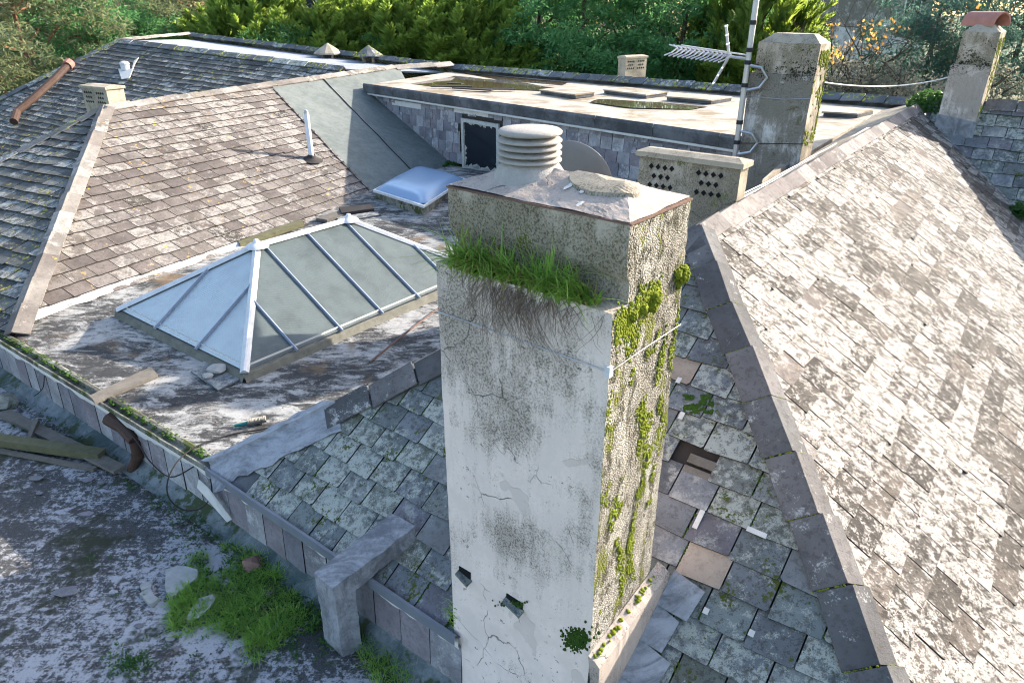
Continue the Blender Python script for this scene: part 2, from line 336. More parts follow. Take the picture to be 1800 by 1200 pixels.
def m_render(name, base, stain, dark, sc=1.0, stain_thr=0.52, crack=1.0, moss=None, spec_thr=0.66, zg=0.0, z0=1.6, amt=0.6):
    t = NT(name)
    wv = t.n('VectorMath', _operation='ADD'); t.put(wv.inputs[0], t.pos)
    wn_ = t.n('TexNoise', Vector=t.pos, Scale=3.0, Detail=5.0).outputs['Color']
    ws = t.n('VectorMath', _operation='SCALE'); t.put(ws.inputs[0], wn_); ws.inputs['Scale'].default_value = 0.28
    t.put(wv.inputs[1], ws.outputs[0]); warp = wv.outputs[0]
    n_big = t.noise(1.5 * sc, 8, 0.66); n_mid = t.noise(6 * sc, 7, 0.7); n_f = t.noise(85, 5, 0.7)
    streak = t.noise(5.0, 6, 0.65, t.mapv(scale=(3, 3, 0.35)))
    col = t.mix(t.step(n_mid, 0.35, 0.7), tuple(c * 0.92 for c in base), tuple(min(1, c * 1.05) for c in base))
    v = t.math('ADD', t.math('ADD', t.math('MULTIPLY', n_big, 0.62), t.math('MULTIPLY', n_f, 0.2)), t.math('MULTIPLY', streak, 0.18))
    if zg:
        v = t.math('ADD', v, t.math('MULTIPLY', t.math('SUBTRACT', t.n('SeparateXYZ', Vector=t.pos).outputs[2], z0), zg))
    s1 = t.step(v, stain_thr - 0.07, stain_thr + 0.05, 0, amt)
    col = t.mix(s1, col, stain)
    s2 = t.math('MULTIPLY', t.step(v, stain_thr - 0.04, stain_thr + 0.08, 0, 0.9), t.step(n_f, 0.47, 0.60))
    col = t.mix(s2, col, dark)
    sp = t.math('MULTIPLY', t.step(t.noise(22, 6, 0.75), spec_thr - 0.05, spec_thr), t.step(n_mid, 0.42, 0.6))
    col = t.mix(sp, col, tuple(c * 0.4 for c in stain))
    # flaked patches
    fl = t.step(t.noise(2.6, 3, 0.5, warp), 0.655, 0.665); col = t.mix(t.math('MULTIPLY', fl, 0.55), col, tuple(c * 0.72 for c in base))
    h = t.math('SUBTRACT', 1.0, t.math('MULTIPLY', fl, 0.6))
    bmp = t.bump(n_f, 0.35, 0.006); bmp = t.bump(n_mid, 0.35, 0.012, bmp); bmp = t.bump(h, 0.5, 0.008, bmp)
    if crack > 0:
        ed = t.vor(2.6, warp, 'DISTANCE_TO_EDGE'); ck = t.math('MULTIPLY', t.step(ed, 0.002, 0.009, 1, 0), t.step(t.noise(1.9, 3), 0.535, 0.615))
        col = t.mix(t.math('MULTIPLY', ck, crack * 0.8), col, (0.12, 0.10, 0.085)); bmp = t.bump(t.math('SUBTRACT', 1.0, ck), 0.8, 0.01, bmp)
    if moss: col = t.mix(t.math('MULTIPLY', t.step(t.noise(3.6, 7, 0.75), 0.60, 0.66), t.step(n_f, 0.4, 0.55)), col, moss)
    return t.done(col, 0.9, bmp, 0.0, 0.08)
M['render_white'] = m_render('stained_white_render', (0.74, 0.63, 0.57), (0.32, 0.28, 0.24), (0.13, 0.115, 0.09), 0.8, 0.515, zg=0.045, z0=1.8, amt=0.75)
M['render_grey'] = m_render('blotched_grey_render', (0.60, 0.585, 0.57), (0.21, 0.19, 0.16), (0.06, 0.058, 0.045), 0.75, 0.475, 0.8, amt=0.95, zg=0.04, z0=2.4, moss=(0.06, 0.065, 0.025))
M['render_tan'] = m_render('tan_cement', (0.40, 0.345, 0.27), (0.25, 0.215, 0.165), (0.11, 0.10, 0.075), 1.4, 0.52, 0.3)
M['render_old'] = m_render('weathered_cap_render', (0.46, 0.40, 0.33), (0.235, 0.20, 0.15), (0.09, 0.08, 0.055), 1.3, 0.475, 0.6, amt=0.85, moss=(0.09, 0.11, 0.02))
M['cement_pink'] = m_render('cap_cement', (0.43, 0.36, 0.31), (0.31, 0.265, 0.235), (0.18, 0.155, 0.135), 2.0, 0.53, 1.0)
def m_pebble(name, base, chips, moss, moss_thr=0.6, ps=75.0, bs=1.0):
    t = NT(name); v1 = t.vor(ps, feat='F1'); v2 = t.n('TexVoronoi', Vector=t.pos, Scale=ps).outputs['Color']
    g = t.n('SeparateXYZ', Vector=v2).outputs[0]
    col = t.mix(t.step(g, 0.35, 0.75), base, chips); col = t.mix(t.step(v1, 0.35, 0.7, 0, 0.75), col, tuple(c * 0.3 for c in base))
    st = t.noise(2.2, 7, 0.7, t.mapv(scale=(1.6, 1.6, 0.6)))
    col = t.mix(t.step(st, 0.42, 0.62), col, t.mix(g, (0.24, 0.21, 0.165), (0.52, 0.50, 0.46)))
    blk = t.step(t.noise(9, 8, 0.78, t.mapv(scale=(1.4, 1.4, 0.7))), 0.52, 0.58, 0, 0.9); col = t.mix(blk, col, (0.08, 0.075, 0.055))
    mm = t.math('MULTIPLY', t.step(t.noise(4.2, 7, 0.72, t.mapv(scale=(1.5, 1.5, 0.7))), moss_thr - 0.03, moss_thr + 0.03), t.step(g, 0.1, 0.4))
    col = t.mix(mm, col, moss)
    b = t.bump(t.math('SUBTRACT', 1.0, v1), bs, 0.012); b = t.bump(t.noise(9, 7, 0.75), 0.6 * bs, 0.03, b)
    return t.done(col, 0.95, b, 0.0, 0.08)
M['pebble'] = m_pebble('pebbledash', (0.27, 0.245, 0.205), (0.40, 0.375, 0.335), (0.15, 0.165, 0.03), 0.575, 120.0, 1.0)
M['pot'] = simple('cement_cowl', (0.34, 0.315, 0.29), 0.9, 0.3, 10, 0.9, bsc=90)

def m_leaf(name, c0, c1, trans=0.35, tcol=None, rough=0.6):
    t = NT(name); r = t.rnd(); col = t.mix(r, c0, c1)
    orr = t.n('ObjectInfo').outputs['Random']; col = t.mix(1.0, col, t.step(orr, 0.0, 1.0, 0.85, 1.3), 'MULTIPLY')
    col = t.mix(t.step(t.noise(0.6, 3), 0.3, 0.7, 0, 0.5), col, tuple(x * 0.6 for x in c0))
    t.done(col, rough, None, 0, 0.25)
    tr = t.n('BsdfTranslucent', Color=tcol or tuple(min(1, x * 1.6) for x in c1))
    ms = t.n('MixShader', Fac=trans); t.t.links.new(t.b.outputs[0], ms.inputs[1]); t.t.links.new(tr.outputs[0], ms.inputs[2])
    t.t.links.new(ms.outputs[0], t.out.inputs['Surface']); return t.mat
M['grass'] = m_leaf('grass_blade', (0.08, 0.20, 0.03), (0.27, 0.42, 0.09), 0.5)
M['grass_dry'] = m_leaf('grass_dry', (0.20, 0.19, 0.06), (0.30, 0.28, 0.11), 0.3)
M['weed'] = m_leaf('weed_leaf', (0.03, 0.085, 0.018), (0.06, 0.14, 0.03), 0.3)
M['moss'] = simple('moss_cushion', (0.17, 0.20, 0.02), 1.0, 0.5, 25, 0.9, bsc=220)
M['moss_dark'] = simple('moss_dark', (0.035, 0.075, 0.012), 1.0, 0.5, 25, 0.9, bsc=200)
M['leaf_bright'] = m_leaf('conifer_bright', (0.035, 0.085, 0.018), (0.27, 0.37, 0.08), 0.45, (0.42, 0.55, 0.09))  # dark base tone paints shade depth between the sprays
M['leaf_green'] = m_leaf('conifer_deep', (0.03, 0.11, 0.04), (0.10, 0.23, 0.08), 0.45)
M['leaf_pine'] = m_leaf('pine_needles', (0.06, 0.10, 0.05), (0.20, 0.22, 0.10), 0.35)
M['leaf_blue'] = m_leaf('pine_blue_green', (0.035, 0.085, 0.065), (0.09, 0.17, 0.125), 0.35)
M['leaf_oak'] = m_leaf('holm_oak_leaf', (0.05, 0.06, 0.045), (0.30, 0.28, 0.24), 0.3)
M['leaf_olive'] = m_leaf('olive_shrub_leaf', (0.08, 0.085, 0.06), (0.28, 0.27, 0.20), 0.35)
M['leaf_orange'] = m_leaf('autumn_leaf', (0.38, 0.17, 0.04), (0.52, 0.28, 0.07), 0.4)
M['ground'] = m_felt('grassy_ground', (0.09, 0.11, 0.04), (0.05, 0.06, 0.03), 0.5, 0.2, 0, sc=(1, 1, 1), nsc=0.5)
def m_glass(name, tint, trans):
    t = NT(name)
    wv = t.n('TexWave', _wave_type='BANDS', Vector=t.mapv(scale=(1, 1, 1), rot=(0, 0, radians(-38))), Scale=26.0, Distortion=0.6).outputs['Fac']
    dirt = t.noise(3.0, 6, 0.65)
    col = t.mix(t.step(dirt, 0.35, 0.75), tint, tuple(c * 0.66 for c in tint))
    t.done(col, 0.42, t.bump(t.math('ADD', wv, t.noise(120, 2)), 0.4, 0.004), 0, 0.25)
    t.b.inputs['Transmission Weight'].default_value = trans; t.b.inputs['IOR'].default_value = 1.45
    return t.mat
M['glass'] = m_glass('obscured_wired_glass', (0.16, 0.20, 0.20), 0.45)
def m_water(name):
    t = NT(name); t.done((0.09, 0.07, 0.045), 0.03, t.bump(t.noise(3, 2), 0.05, 0.01), 0, 0.6); return t.mat
M['water'] = m_water('standing_water')
M['rust_wet'] = m_felt('rusty_wet_silt', (0.20, 0.13, 0.07), (0.10, 0.06, 0.035), 0.48, 0.12, radians(-28), sc=(4, 1, 1), nsc=2, rough=0.3)
M['tile_weathered'] = m_slate('ridge_tile_weathered', [(0.20, 0.18, 0.17), (0.17, 0.15, 0.143), (0.235, 0.21, 0.195), (0.15, 0.13, 0.125)], (0.36, 0.34, 0.32), 0.60, 0.10, d_amt=0.45, rnd_l=0.12, sc=9)
M['moss_black'] = simple('black_crust_moss', (0.026, 0.028, 0.014), 1.0, 0.5, 25, 0.9, bsc=200)
M['slate_edge'] = simple('slate_edge', (0.035, 0.033, 0.031), 0.95, 0.3)
# ------------------------------------------------------------------ slating
def clip(poly, a, b, c):
    out = []
    for i in range(len(poly)):
        p, q = poly[i], poly[(i + 1) % len(poly)]
        dp = a * p[0] + b * p[1] + c; dq = a * q[0] + b * q[1] + c
        if dp >= 0: out.append(p)
        if (dp >= 0) != (dq >= 0):
            t = dp / (dp - dq); out.append((p[0] + (q[0] - p[0]) * t, p[1] + (q[1] - p[1]) * t))
    return out
def clip_convex(poly, conv):
    for i in range(len(conv)):          # conv counter-clockwise
        x0, y0 = conv[i]; x1, y1 = conv[(i + 1) % len(conv)]
        a, b = -(y1 - y0), (x1 - x0); poly = clip(poly, a, b, -(a * x0 + b * y0))
        if len(poly) < 3: return []
    return poly
def area2(p): return 0.5 * abs(sum(p[i][0] * p[(i + 1) % len(p)][1] - p[(i + 1) % len(p)][0] * p[i][1] for i in range(len(p))))
def slates(o, s, t, n, conv, w, g, th, mats, rng, jit=1.0, margin=260, skip=None, choose=None):
    """lay slates on the plane through o with axes s (along the eaves) and t (up the slope); returns pieces"""
    o, s, t, n = Vector(o), Vector(s), Vector(t), Vector(n)
    ar = sum(conv[i][0] * conv[(i + 1) % len(conv)][1] - conv[(i + 1) % len(conv)][0] * conv[i][1] for i in range(len(conv)))
    if ar < 0: conv = conv[::-1]
    smin = min(p[0] for p in conv); smax = max(p[0] for p in conv); tmin = min(p[1] for p in conv); tmax = max(p[1] for p in conv)
    out = []; j = 0; tt = tmin
    while tt < tmax:
        x = smin - w * (0.5 if j % 2 else 0.0) - rng.random() * 0.02
        while x < smax:
            ww = w * (1 + 0.07 * jit * rng.uniform(-1, 1)); gap = 0.0045 + 0.003 * jit * rng.random() ** 3 + 0.010 * (w - 0.3)
            dt0 = 0.012 * jit * rng.uniform(-1, 1); sk = 0.010 * jit * rng.uniform(-1, 1)
            if rng.random() < 0.03 * jit: dt0 -= rng.uniform(0.02, 0.05)
            cc = 0.018 * jit
            l0, l1, b0, b1 = x + gap, x + ww - gap, tt + dt0, tt + g * 1.22
            poly = [(l0 + cc * rng.random(), b0 + sk), (l1 - cc * rng.random(), b0 - sk), (l1, b0 - sk + cc * rng.random() + 0.002), (l1, b1), (l0, b1), (l0, b0 + sk + cc * rng.random() + 0.002)]
            key = (j, round((x - smin) / w))
            x += ww
            P0 = o + s * (l0 + ww / 2) + t * (tt + g / 2)
            px = proj(P0)
            if not (-margin < px[0] < 1800 + margin and -margin < px[1] < 1200 + margin): continue
            if skip and skip(l0 + ww / 2, tt + g / 2, rng): continue
            pc = clip_convex(poly, conv)
            if len(pc) < 3 or area2(pc) < 0.004: continue
            if sum(pc[i][0] * pc[(i + 1) % len(pc)][1] - pc[(i + 1) % len(pc)][0] * pc[i][1] for i in range(len(pc))) < 0: pc = pc[::-1]
            lift = rng.random() * 0.005 * jit; tw = rng.uniform(-1, 1) * 0.004 * jit
            top = []
            for (a, b) in pc:
                f = (b - tt) / g
                top.append(o + s * a + t * b + n * (th * (2.1 - 1.2 * f) + lift * (1 - f) + tw * (a - l0) / ww))
            m = len(top); vs = top + [v - n * th for v in top]
            fs = [tuple(range(m))] + [(i, m + i, m + (i + 1) % m, (i + 1) % m) for i in range(m)]
            pp = [proj(v) for v in top]; inn = 0 <= px[0] <= 1800 and 0 <= px[1] <= 1200
            out.append(dict(v=vs, f=fs, r=rng.random(), a=area2(pp) if inn else 0.0, m=choose(l0 + ww / 2, tt + g / 2, rng) if choose else mats[0]))
        tt += g; j += 1
    return out
def lay(parent_pieces, most=300, name='slate'):
    """parent_pieces: list of (parent, pieces). The largest in view become objects, the rest one stuff part each parent"""
    allp = sorted([(p['a'], i, k) for i, (par, ps) in enumerate(parent_pieces) for k, p in enumerate(ps)], reverse=True)
    single = set((i, k) for a, i, k in allp[:most] if a > 60)
    for i, (par, ps) in enumerate(parent_pieces):
        rest = {}
        for k, p in enumerate(ps):
            if (i, k) in single: mk(name, p['v'], p['f'], [p['m'], M['slate_edge']], par, rnd=p['r'], fmat=[0] + [1] * (len(p['f']) - 1))
            else: rest.setdefault(p['m'].name, []).append(p)
        if rest:
            mb = MB(); names = list(rest)
            for q, nm in enumerate(names):
                for p in rest[nm]: mb.add(p['v'], p['f'][:1], q, p['r']); mb.add(p['v'], p['f'][1:], len(names), p['r'])
            o = mb.build(name + '_field', [bpy.data.materials[x] for x in names] + [M['slate_edge']], par); o['kind'] = 'stuff'
def tiles(parent, A, B, nA, nB, wing, length, th, mats, name, rng, wingB=None, lift=0.03, gapmoss=None):
    """angular ridge or hip tiles from A to B lying over planes with normals nA, nB"""
    A, B = Vector(A), Vector(B); d = (B - A); L = d.length; d.normalize(); nA = Vector(nA); nB = Vector(nB)
    up = (nA + nB).normalized(); wa = d.cross(nA); wa.normalize(); wb = d.cross(nB); wb.normalize()
    if wa.dot(nB) > 0: wa = -wa
    if wb.dot(nA) > 0: wb = -wb
    wingB = wingB or wing; k = max(1, round(L / length)); ll = L / k
    for i in range(k):
        j = rng.uniform(-1, 1); gp = 0.004 + 0.010 * ll; a = A + d * (ll * i + gp) + up * (lift + 0.006 * j); b = A + d * (ll * (i + 1) - gp) + up * (lift + 0.020 + 0.006 * j)
        a = a + wa * 0.012 * rng.uniform(-1, 1); b = b + wa * 0.012 * rng.uniform(-1, 1)
        m = mats[rng.randrange(len(mats))]
        sec = lambda p, off: [p + wa * wing - up * 0.0 + nA * off, p + wa * 0.035 + nA * (off + 0.004), p + up * (off + 0.012), p + wb * 0.035 + nB * (off + 0.004), p + wb * wingB + nB * off]
        t0, t1, u0, u1 = sec(a, th), sec(b, th), sec(a, 0), sec(b, 0)
        vs = t0 + t1 + u0 + u1; fs = []
        for q in range(4):
            fs.append((q, q + 1, 5 + q + 1, 5 + q)); fs.append((10 + q + 1, 10 + q, 15 + q, 15 + q + 1))
            fs.append((q + 1, q, 10 + q, 10 + q + 1)); fs.append((5 + q, 5 + q + 1, 15 + q + 1, 15 + q))
        fs += [(0, 5, 15, 10), (9, 4, 14, 19)]
        mk(name, vs, fs, m, parent, rnd=rng.random())
def plane_axes(n, horiz):
    n = Vector(n).normalized(); s = Vector(horiz).normalized(); t = n.cross(s)
    if t.z < 0: t = -t
    return s, t.normalized(), n
def nrm(a, b, c):
    n = (Vector(b) - Vector(a)).cross(Vector(c) - Vector(a)).normalized(); return n if n.z > 0 else -n
def st(p, o, s, t): q = Vector(p) - Vector(o); return (q.dot(s), q.dot(t))

rng = random.Random(11)
# ------------------------------------------------------------------ ground far below
gm = MB(); gm.quad((-600, -300, -8), (600, -300, -8), (600, 900, -8), (-600, 900, -8))
tag(gm.build('ground', M['ground']), kind='structure')

# ------------------------------------------------------------------ key roof points
E = at(375, 820, 0); E.z = 0
AP = Vector((1.676, 6.096, 2.172))                 # near end of the main ridge
EAVE = az(128); RID = az(37)
N_HIP = nrm(E, E + EAVE, AP)
HIPQ = onp(1502, 1075, E, N_HIP)
HIPD = (HIPQ - AP)
N_SE = nrm(AP, AP + RID, HIPQ)
HF = AP + HIPD * (AP.z / -HIPD.z)                  # foot of the right hip
HF2 = AP + HIPD * ((AP.z + 0.8) / -HIPD.z)
N_NW = nrm(AP, AP + RID, E)
RE = AP + RID * 11.5                               # far end of the main ridge
V0 = onp(1628, 206, AP, N_SE); VQ = onp(1783, 364, AP, N_SE); VD = (VQ - V0).normalized()
def on_se(p, drop=0): # put a plan point on the sunlit slope
    p = Vector(p); return Vector((p.x, p.y, AP.z - ((p.x - AP.x) * N_SE.x + (p.y - AP.y) * N_SE.y) / N_SE.z + drop))
VT = V0 + (VQ - V0) * ((AP.z - V0.z) / (VQ.z - V0.z)); V1 = V0 + (VQ - V0) * ((-0.8 - V0.z) / (VQ.z - V0.z)); VD = Vector((VD.x, VD.y, 0)).normalized()

# ---- main hipped roof
roof = thing('hipped_slate_roof', 'large hipped slate roof, pale sunlit slope on right and shaded end round the chimney', 'roof', E)
b_ = MB(); b_.prism([E - N_HIP * 0.03 + EAVE * -0.0, HF - N_HIP * 0.03, AP - N_HIP * 0.03], -N_HIP * 0.05)
hip_slope = b_.build('hip_end_slope', M['under'], roof)
b_ = MB(); b_.prism([AP - N_SE * 0.03, HF2 - N_SE * 0.03, on_se(V1, -0.03), on_se(VT, -0.03)], -N_SE * 0.05)
main_slope = b_.build('sunlit_slope', M['under'], roof)
NWF = RID * 0 + az(307) * 3.0 + UP * -(3.0 * tan(radians(34)))
b_ = MB(); b_.prism([AP - UP * 0.03, RE - UP * 0.03, RE + NWF, E + RID * 1.5, E - UP * 0.03], UP * -0.05)
back_slope = b_.build('back_slope', M['felt_strip'], roof)
# hip end slates: hole, odd repair slates
sH, tH, nH = plane_axes(N_HIP, EAVE)
convH = [(-0.02, -0.05), (st(HF, E, sH, tH)[0], -0.05), st(AP, E, sH, tH)]
holes = [st(onp(1246, 832, E, N_HIP), E, sH, tH)]
def skipH(a, b, r): return (abs(a - holes[0][0]) < 0.16 and abs(b - holes[0][1]) < 0.115) or (3.10 < a < 4.30 and b < 0.13)
PUR = []
def chooseH(a, b, r):
    P = E + sH * a + tH * b; px = proj(P)
    if 1230 < px[0] < 1310 and 1090 < px[1] < 1150 and not PUR: PUR.append(1); return M['slate_purple']
    if 1150 < px[0] < 1275 and 800 < px[1] < 1040: return M['slate_clean'] if r.random() < 0.75 else M['slate_tan']
    if 1180 < px[0] < 1250 and 640 < px[1] < 700: return M['slate_tan']
    if 700 < px[0] < 830 and 730 < px[1] < 1000: return M['slate_clean'] if r.random() < 0.3 else M['slate_green']
    return M['slate_clean'] if r.random() < 0.08 else M['slate_green']
psH = slates(E, sH, tH, nH, convH, 0.31, 0.222, 0.012, None, rng, 1.1, skip=skipH, choose=chooseH)
sS, tS, nS = plane_axes(N_SE, RID)
convS = [st(x, AP, sS, tS) for x in (AP, HF2, on_se(V1), on_se(VT))]
def chooseS(a, b, r): return M['slate_brown'] if r.random() < 0.015 else M['slate_pale']
psS = slates(AP, sS, tS, nS, convS, 0.37, 0.212, 0.013, None, rng, 0.9, choose=chooseS)
lay([(hip_slope, psH), (main_slope, psS)], 300)
tiles(roof, HF, AP, N_HIP, N_SE, 0.20, 0.47, 0.016, [M['tile_grey']], 'hip_tile', rng, 0.15)
tiles(roof, AP, RE, N_NW, N_SE, 0.14, 0.46, 0.016, [M['tile_weathered']], 'ridge_tile', rng, 0.17)
HL0 = E + (AP - E) * 0.245
tiles(roof, HL0, AP, N_HIP, N_NW, 0.25, 0.46, 0.016, [M['tile_grey']], 'hip_tile', rng, 0.10)
# lead over the foot of the left hip
b_ = MB(); dL = (AP - E); sd = (sH * 0.8 - tH * 0.6); rows = []
for k in range(37):
    a0 = E + dL * (0.0075 * k) + nH * 0.05; wd = 0.31 + 0.06 * noise.noise(Vector((k * 0.21, 0, 0))) + 0.02 * noise.noise(Vector((k * 0.9, 4, 0))); bk = az(307) * (0.17 + 0.03 * noise.noise(Vector((k * 0.3, 7, 0)))) - UP * 0.03; row = []
    for f in (1.0, 0.8, 0.6, 0.4, 0.2, 0.05): row.append(a0 + sd * wd * f - nH * 0.014 * f)
    row += [a0 + UP * 0.03, a0 + bk * 0.4 + UP * 0.015, a0 + bk]
    rows.append([q + nH * 0.016 * noise.noise(q * 7) + nH * 0.008 * noise.noise(q * 19) for q in row])
b_.add([q for r in rows for q in r], [(i * 9 + j, i * 9 + j + 1, i * 9 + j + 10, i * 9 + j + 9) for i in range(36) for j in range(8)])
b_.build('lead_hip_flashing', M['lead'], roof)
# lead valley at the far right
b_ = MB(); vn = VD.cross(UP); dv = (V1 - V0)
for s_, tilt in ((-0.11, 0.05), (0.11, 0.03)):
    b_.prism([V0 + UP * 0.02, V1 + UP * 0.02, V1 + vn * s_ + UP * tilt, V0 + vn * s_ + UP * tilt], UP * 0.008)
b_.build('lead_valley', M['lead_dark'], roof)
# timber batten seen in the hole where slates are missing
hc = E + sH * holes[0][0] + tH * holes[0][1]
b_ = MB(); b_.cbox(hc + nH * 0.0 - tH * 0.03, sH * 0.36, tH * 0.05, nH * 0.03); b_.cbox(hc + nH * -0.005 + tH * 0.06, sH * 0.36, tH * 0.07, nH * 0.02)
b_.build('bare_batten', M['wood_old'], roof)
# metal slate clips (tingles)
for (x, y, L_) in ((1330, 935, 0.13), (1228, 912, 0.14), (1198, 730, 0.06), (1241, 1073, 0.04), (1321, 1112, 0.04), (1193, 668, 0.05)):
    p = onp(x, y, E + nH * 0.035, nH); dr = (sH if L_ == 0.13 else -tH) ; wq = nH.cross(dr)
    MB().cbox(p, dr * L_, wq * 0.035, nH * 0.004).build('slate_clip', M['mortar_white'], roof)
# brown felt strip and gutter behind the ridge
b_ = MB(); q0, q1 = AP + RID * 0.9, AP + RID * 11.3; side = az(307)
b_.grid(q0 + side * 0.10 + UP * -0.0, q1 + side * 0.10, q1 + side * 0.75 - UP * 0.20, q0 + side * 0.42 - UP * 0.30, 30, 4, 0.012, 1.5)
b_.build('felt_strip', M['felt_strip'], roof)

# ---- flat deck with the skylight
def deckz(p):
    d = (Vector(p) - E).dot(RID); return 0.0 if d < 5.5 else min(0.26, (d - 5.5) * 0.062)
DL = at(-60, 556, 0); dl_dir = (E - DL).normalized()
DE0 = E + dl_dir * 0.0; DE1 = E - dl_dir * 6.6
LE0 = at(100, 535, 0.05); LE1 = at(640, 350, 0.05); LEd = (LE1 - LE0); LEd.z = 0; LEd.normalize()
b_ = MB()
corner = [E + dl_dir * 0.02 + az(37) * 0.06, DE1 + az(37) * 0.06, DE1 + az(37) * 11.0, E + dl_dir * 1.5 + az(37) * 11.0]
b_.grid(corner[0], corner[1], corner[2], corner[3], 60, 90, 0.0)
for i, v in enumerate(b_.v):
    v.z = deckz(v) + 0.012 * noise.noise(v * 1.1) + 0.003 * noise.noise(v * 7)
tag(b_.build('deck_flat_roof', M['deck'], smooth=True), kind='structure')

# edge gutter, hung slates and skirting below the deck edge (the wall also carries the eaves of the hip end)
LOW = -0.62
wall = thing('slate_hung_wall', 'low slate hung wall between deck edge and lower felt roof', 'wall', (E.x, E.y, LOW))
en = az(37 + 180)   # outward
c0, c1 = E + EAVE * 3.20, DE1
def edge_strip(name, a, b, n_, mat, fn, parent):
    a = Vector(a); b = Vector(b); rows = [fn(a + (b - a) * (i / n_), i / n_) for i in range(n_ + 1)]
    k = len(rows[0]); mb = MB(); mb.add([q for r in rows for q in r], [(i * k + j, i * k + j + 1, (i + 1) * k + j + 1, (i + 1) * k + j) for i in range(n_) for j in range(k - 1)])
    return mb.build(name, mat, parent)
def gut(p, f):
    z = 0.01 * noise.noise(p * 3)
    return [p + az(37) * 0.10 + UP * 0.012, p + az(37) * 0.07 + UP * (0.035 + z), p + az(37) * 0.035 + UP * (0.03 + z), p + az(37) * 0.02 + UP * (-0.012 + z), p + en * 0.03 + UP * (-0.012 + z), p + en * 0.045 + UP * (0.02 + z), p + en * 0.06 + UP * (0.02 + z), p + en * 0.062 + UP * -0.04]
def gut2(p, f):
    z = 0.006 * noise.noise(p * 3)
    return [p + az(37) * 0.0 + UP * (0.0 + z), p + en * 0.03 + UP * (-0.02 + z), p + en * 0.05 + UP * (-0.01 + z), p + en * 0.06 + UP * (0.03 + z), p + en * 0.085 + UP * (0.03 + z), p + en * 0.09 + UP * -0.05]
def flash(p, f):
    w_ = 0.085 + 0.05 * noise.noise(p * 2.1) + 0.02 * noise.noise(p * 9)
    return [p + en * 0.045 + UP * -0.03, p + en * (0.055 + 0.008 * noise.noise(p * 4)) + UP * (-0.03 - w_ * 0.6), p + en * (0.05 + 0.012 * noise.noise(p * 6)) + UP * (-0.03 - w_)]
def skirt(p, f):
    return [p + en * 0.015 + UP * -0.49, p + en * (0.04 + 0.01 * noise.noise(p * 3)) + UP * -0.53, p + en * (0.16 + 0.02 * noise.noise(p * 2)) + UP * (LOW + 0.02), p + en * 0.22 + UP * (LOW + 0.004)]
psW = []
for (wa_, wb_, k_) in ((E, c1, 0), (c0, E, 1)):
    MB().prism([wa_ - UP * 0.035, wb_ - UP * 0.035, wb_ + UP * LOW, wa_ + UP * LOW], az(37) * 0.12).build('backing_wall', M['under'], wall)
    ew = (wb_ - wa_); Lw = ew.length; ew.normalize(); nw = ew.cross(UP); nw = nw if nw.y < 0 else -nw
    psW += slates(wa_ + nw * 0.012 + UP * -0.52, ew, UP, nw, [(0, 0), (Lw, 0), (Lw, 0.44), (0, 0.44)], 0.30, 0.44, 0.010, [M['slate_wall']], rng, 1.4)
    edge_strip('white_lead_flashing', wa_, wb_, 110, M['mortar_white'], flash, wall)
    edge_strip('felt_skirting', wa_, wb_, 50, M['skirt'], skirt, wall)
lay([(wall, psW)], 300)
edge_strip('gutter', E, c1, 80, M['gutter'], gut, wall)
edge_strip('eaves_gutter', c0, E, 40, M['lead_dark'], gut2, wall)
ew = (c1 - E).normalized()
# lower flat roof
b_ = MB(); lc = E + UP * LOW
b_.grid(c0 + az(128) * 2 + UP * LOW + az(37) * 0.05, c1 + UP * LOW + az(37) * 0.05 + ew * 3, c1 + UP * LOW + en * 9 + ew * 3, c0 + az(128) * 2 + UP * LOW + en * 9, 90, 80, 0)
for v in b_.v: v.z = LOW + 0.012 * noise.noise(v * 1.3) + 0.004 * noise.noise(v * 6)
tag(b_.build('lower_flat_roof', M['low_roof'], smooth=True), kind='structure')

# ---- left slate roof
ZL = 2.02
LA = at(185, 190, ZL); LF = at(22, 590, 0.03); LR = Vector((0, 0, 0)); LR2 = Vector((0, 0, 0))
N_L = nrm(LE0, LE1, LA)
LR = onp(690, 118, LA, N_L); LR2 = at(792, 112, LR.z - 0.03)
lroof = thing('brown_slate_roof', 'brown slate roof slope with tan hip behind the skylight, felt patch at right end', 'roof', LF)
def on_l(p, d=0): p = Vector(p); return Vector((p.x, p.y, LA.z - ((p.x - LA.x) * N_L.x + (p.y - LA.y) * N_L.y) / N_L.z + d))
sL, tL, nL = plane_axes(N_L, LEd)
L_foot = LE0 - LEd * 0.9; L_far = LE1 + LEd * 2.9
FELT_T, FELT_B = onp(482, 158, LA, N_L), onp(657, 342, LA, N_L)
b_ = MB(); b_.prism([on_l(L_foot, -0.03), on_l(L_far, -0.03), on_l(LR, -0.03), LA - UP * 0.03], UP * -0.06); lslope = b_.build('brown_slope', M['under'], lroof)
fd = (FELT_B - FELT_T)
FB2 = FELT_B + fd * 0.12
convL = [st(x, LA, sL, tL) for x in (on_l(L_foot + az(118) * 0.05), FB2 , FELT_T - fd * 0.05, LA)]
psL = slates(LA, sL, tL, nL, convL, 0.38, 0.275, 0.016, [M['slate_brown']], rng, 1.0, choose=lambda a, b, r: M['slate_pale'] if r.random() < 0.03 else M['slate_brown'])
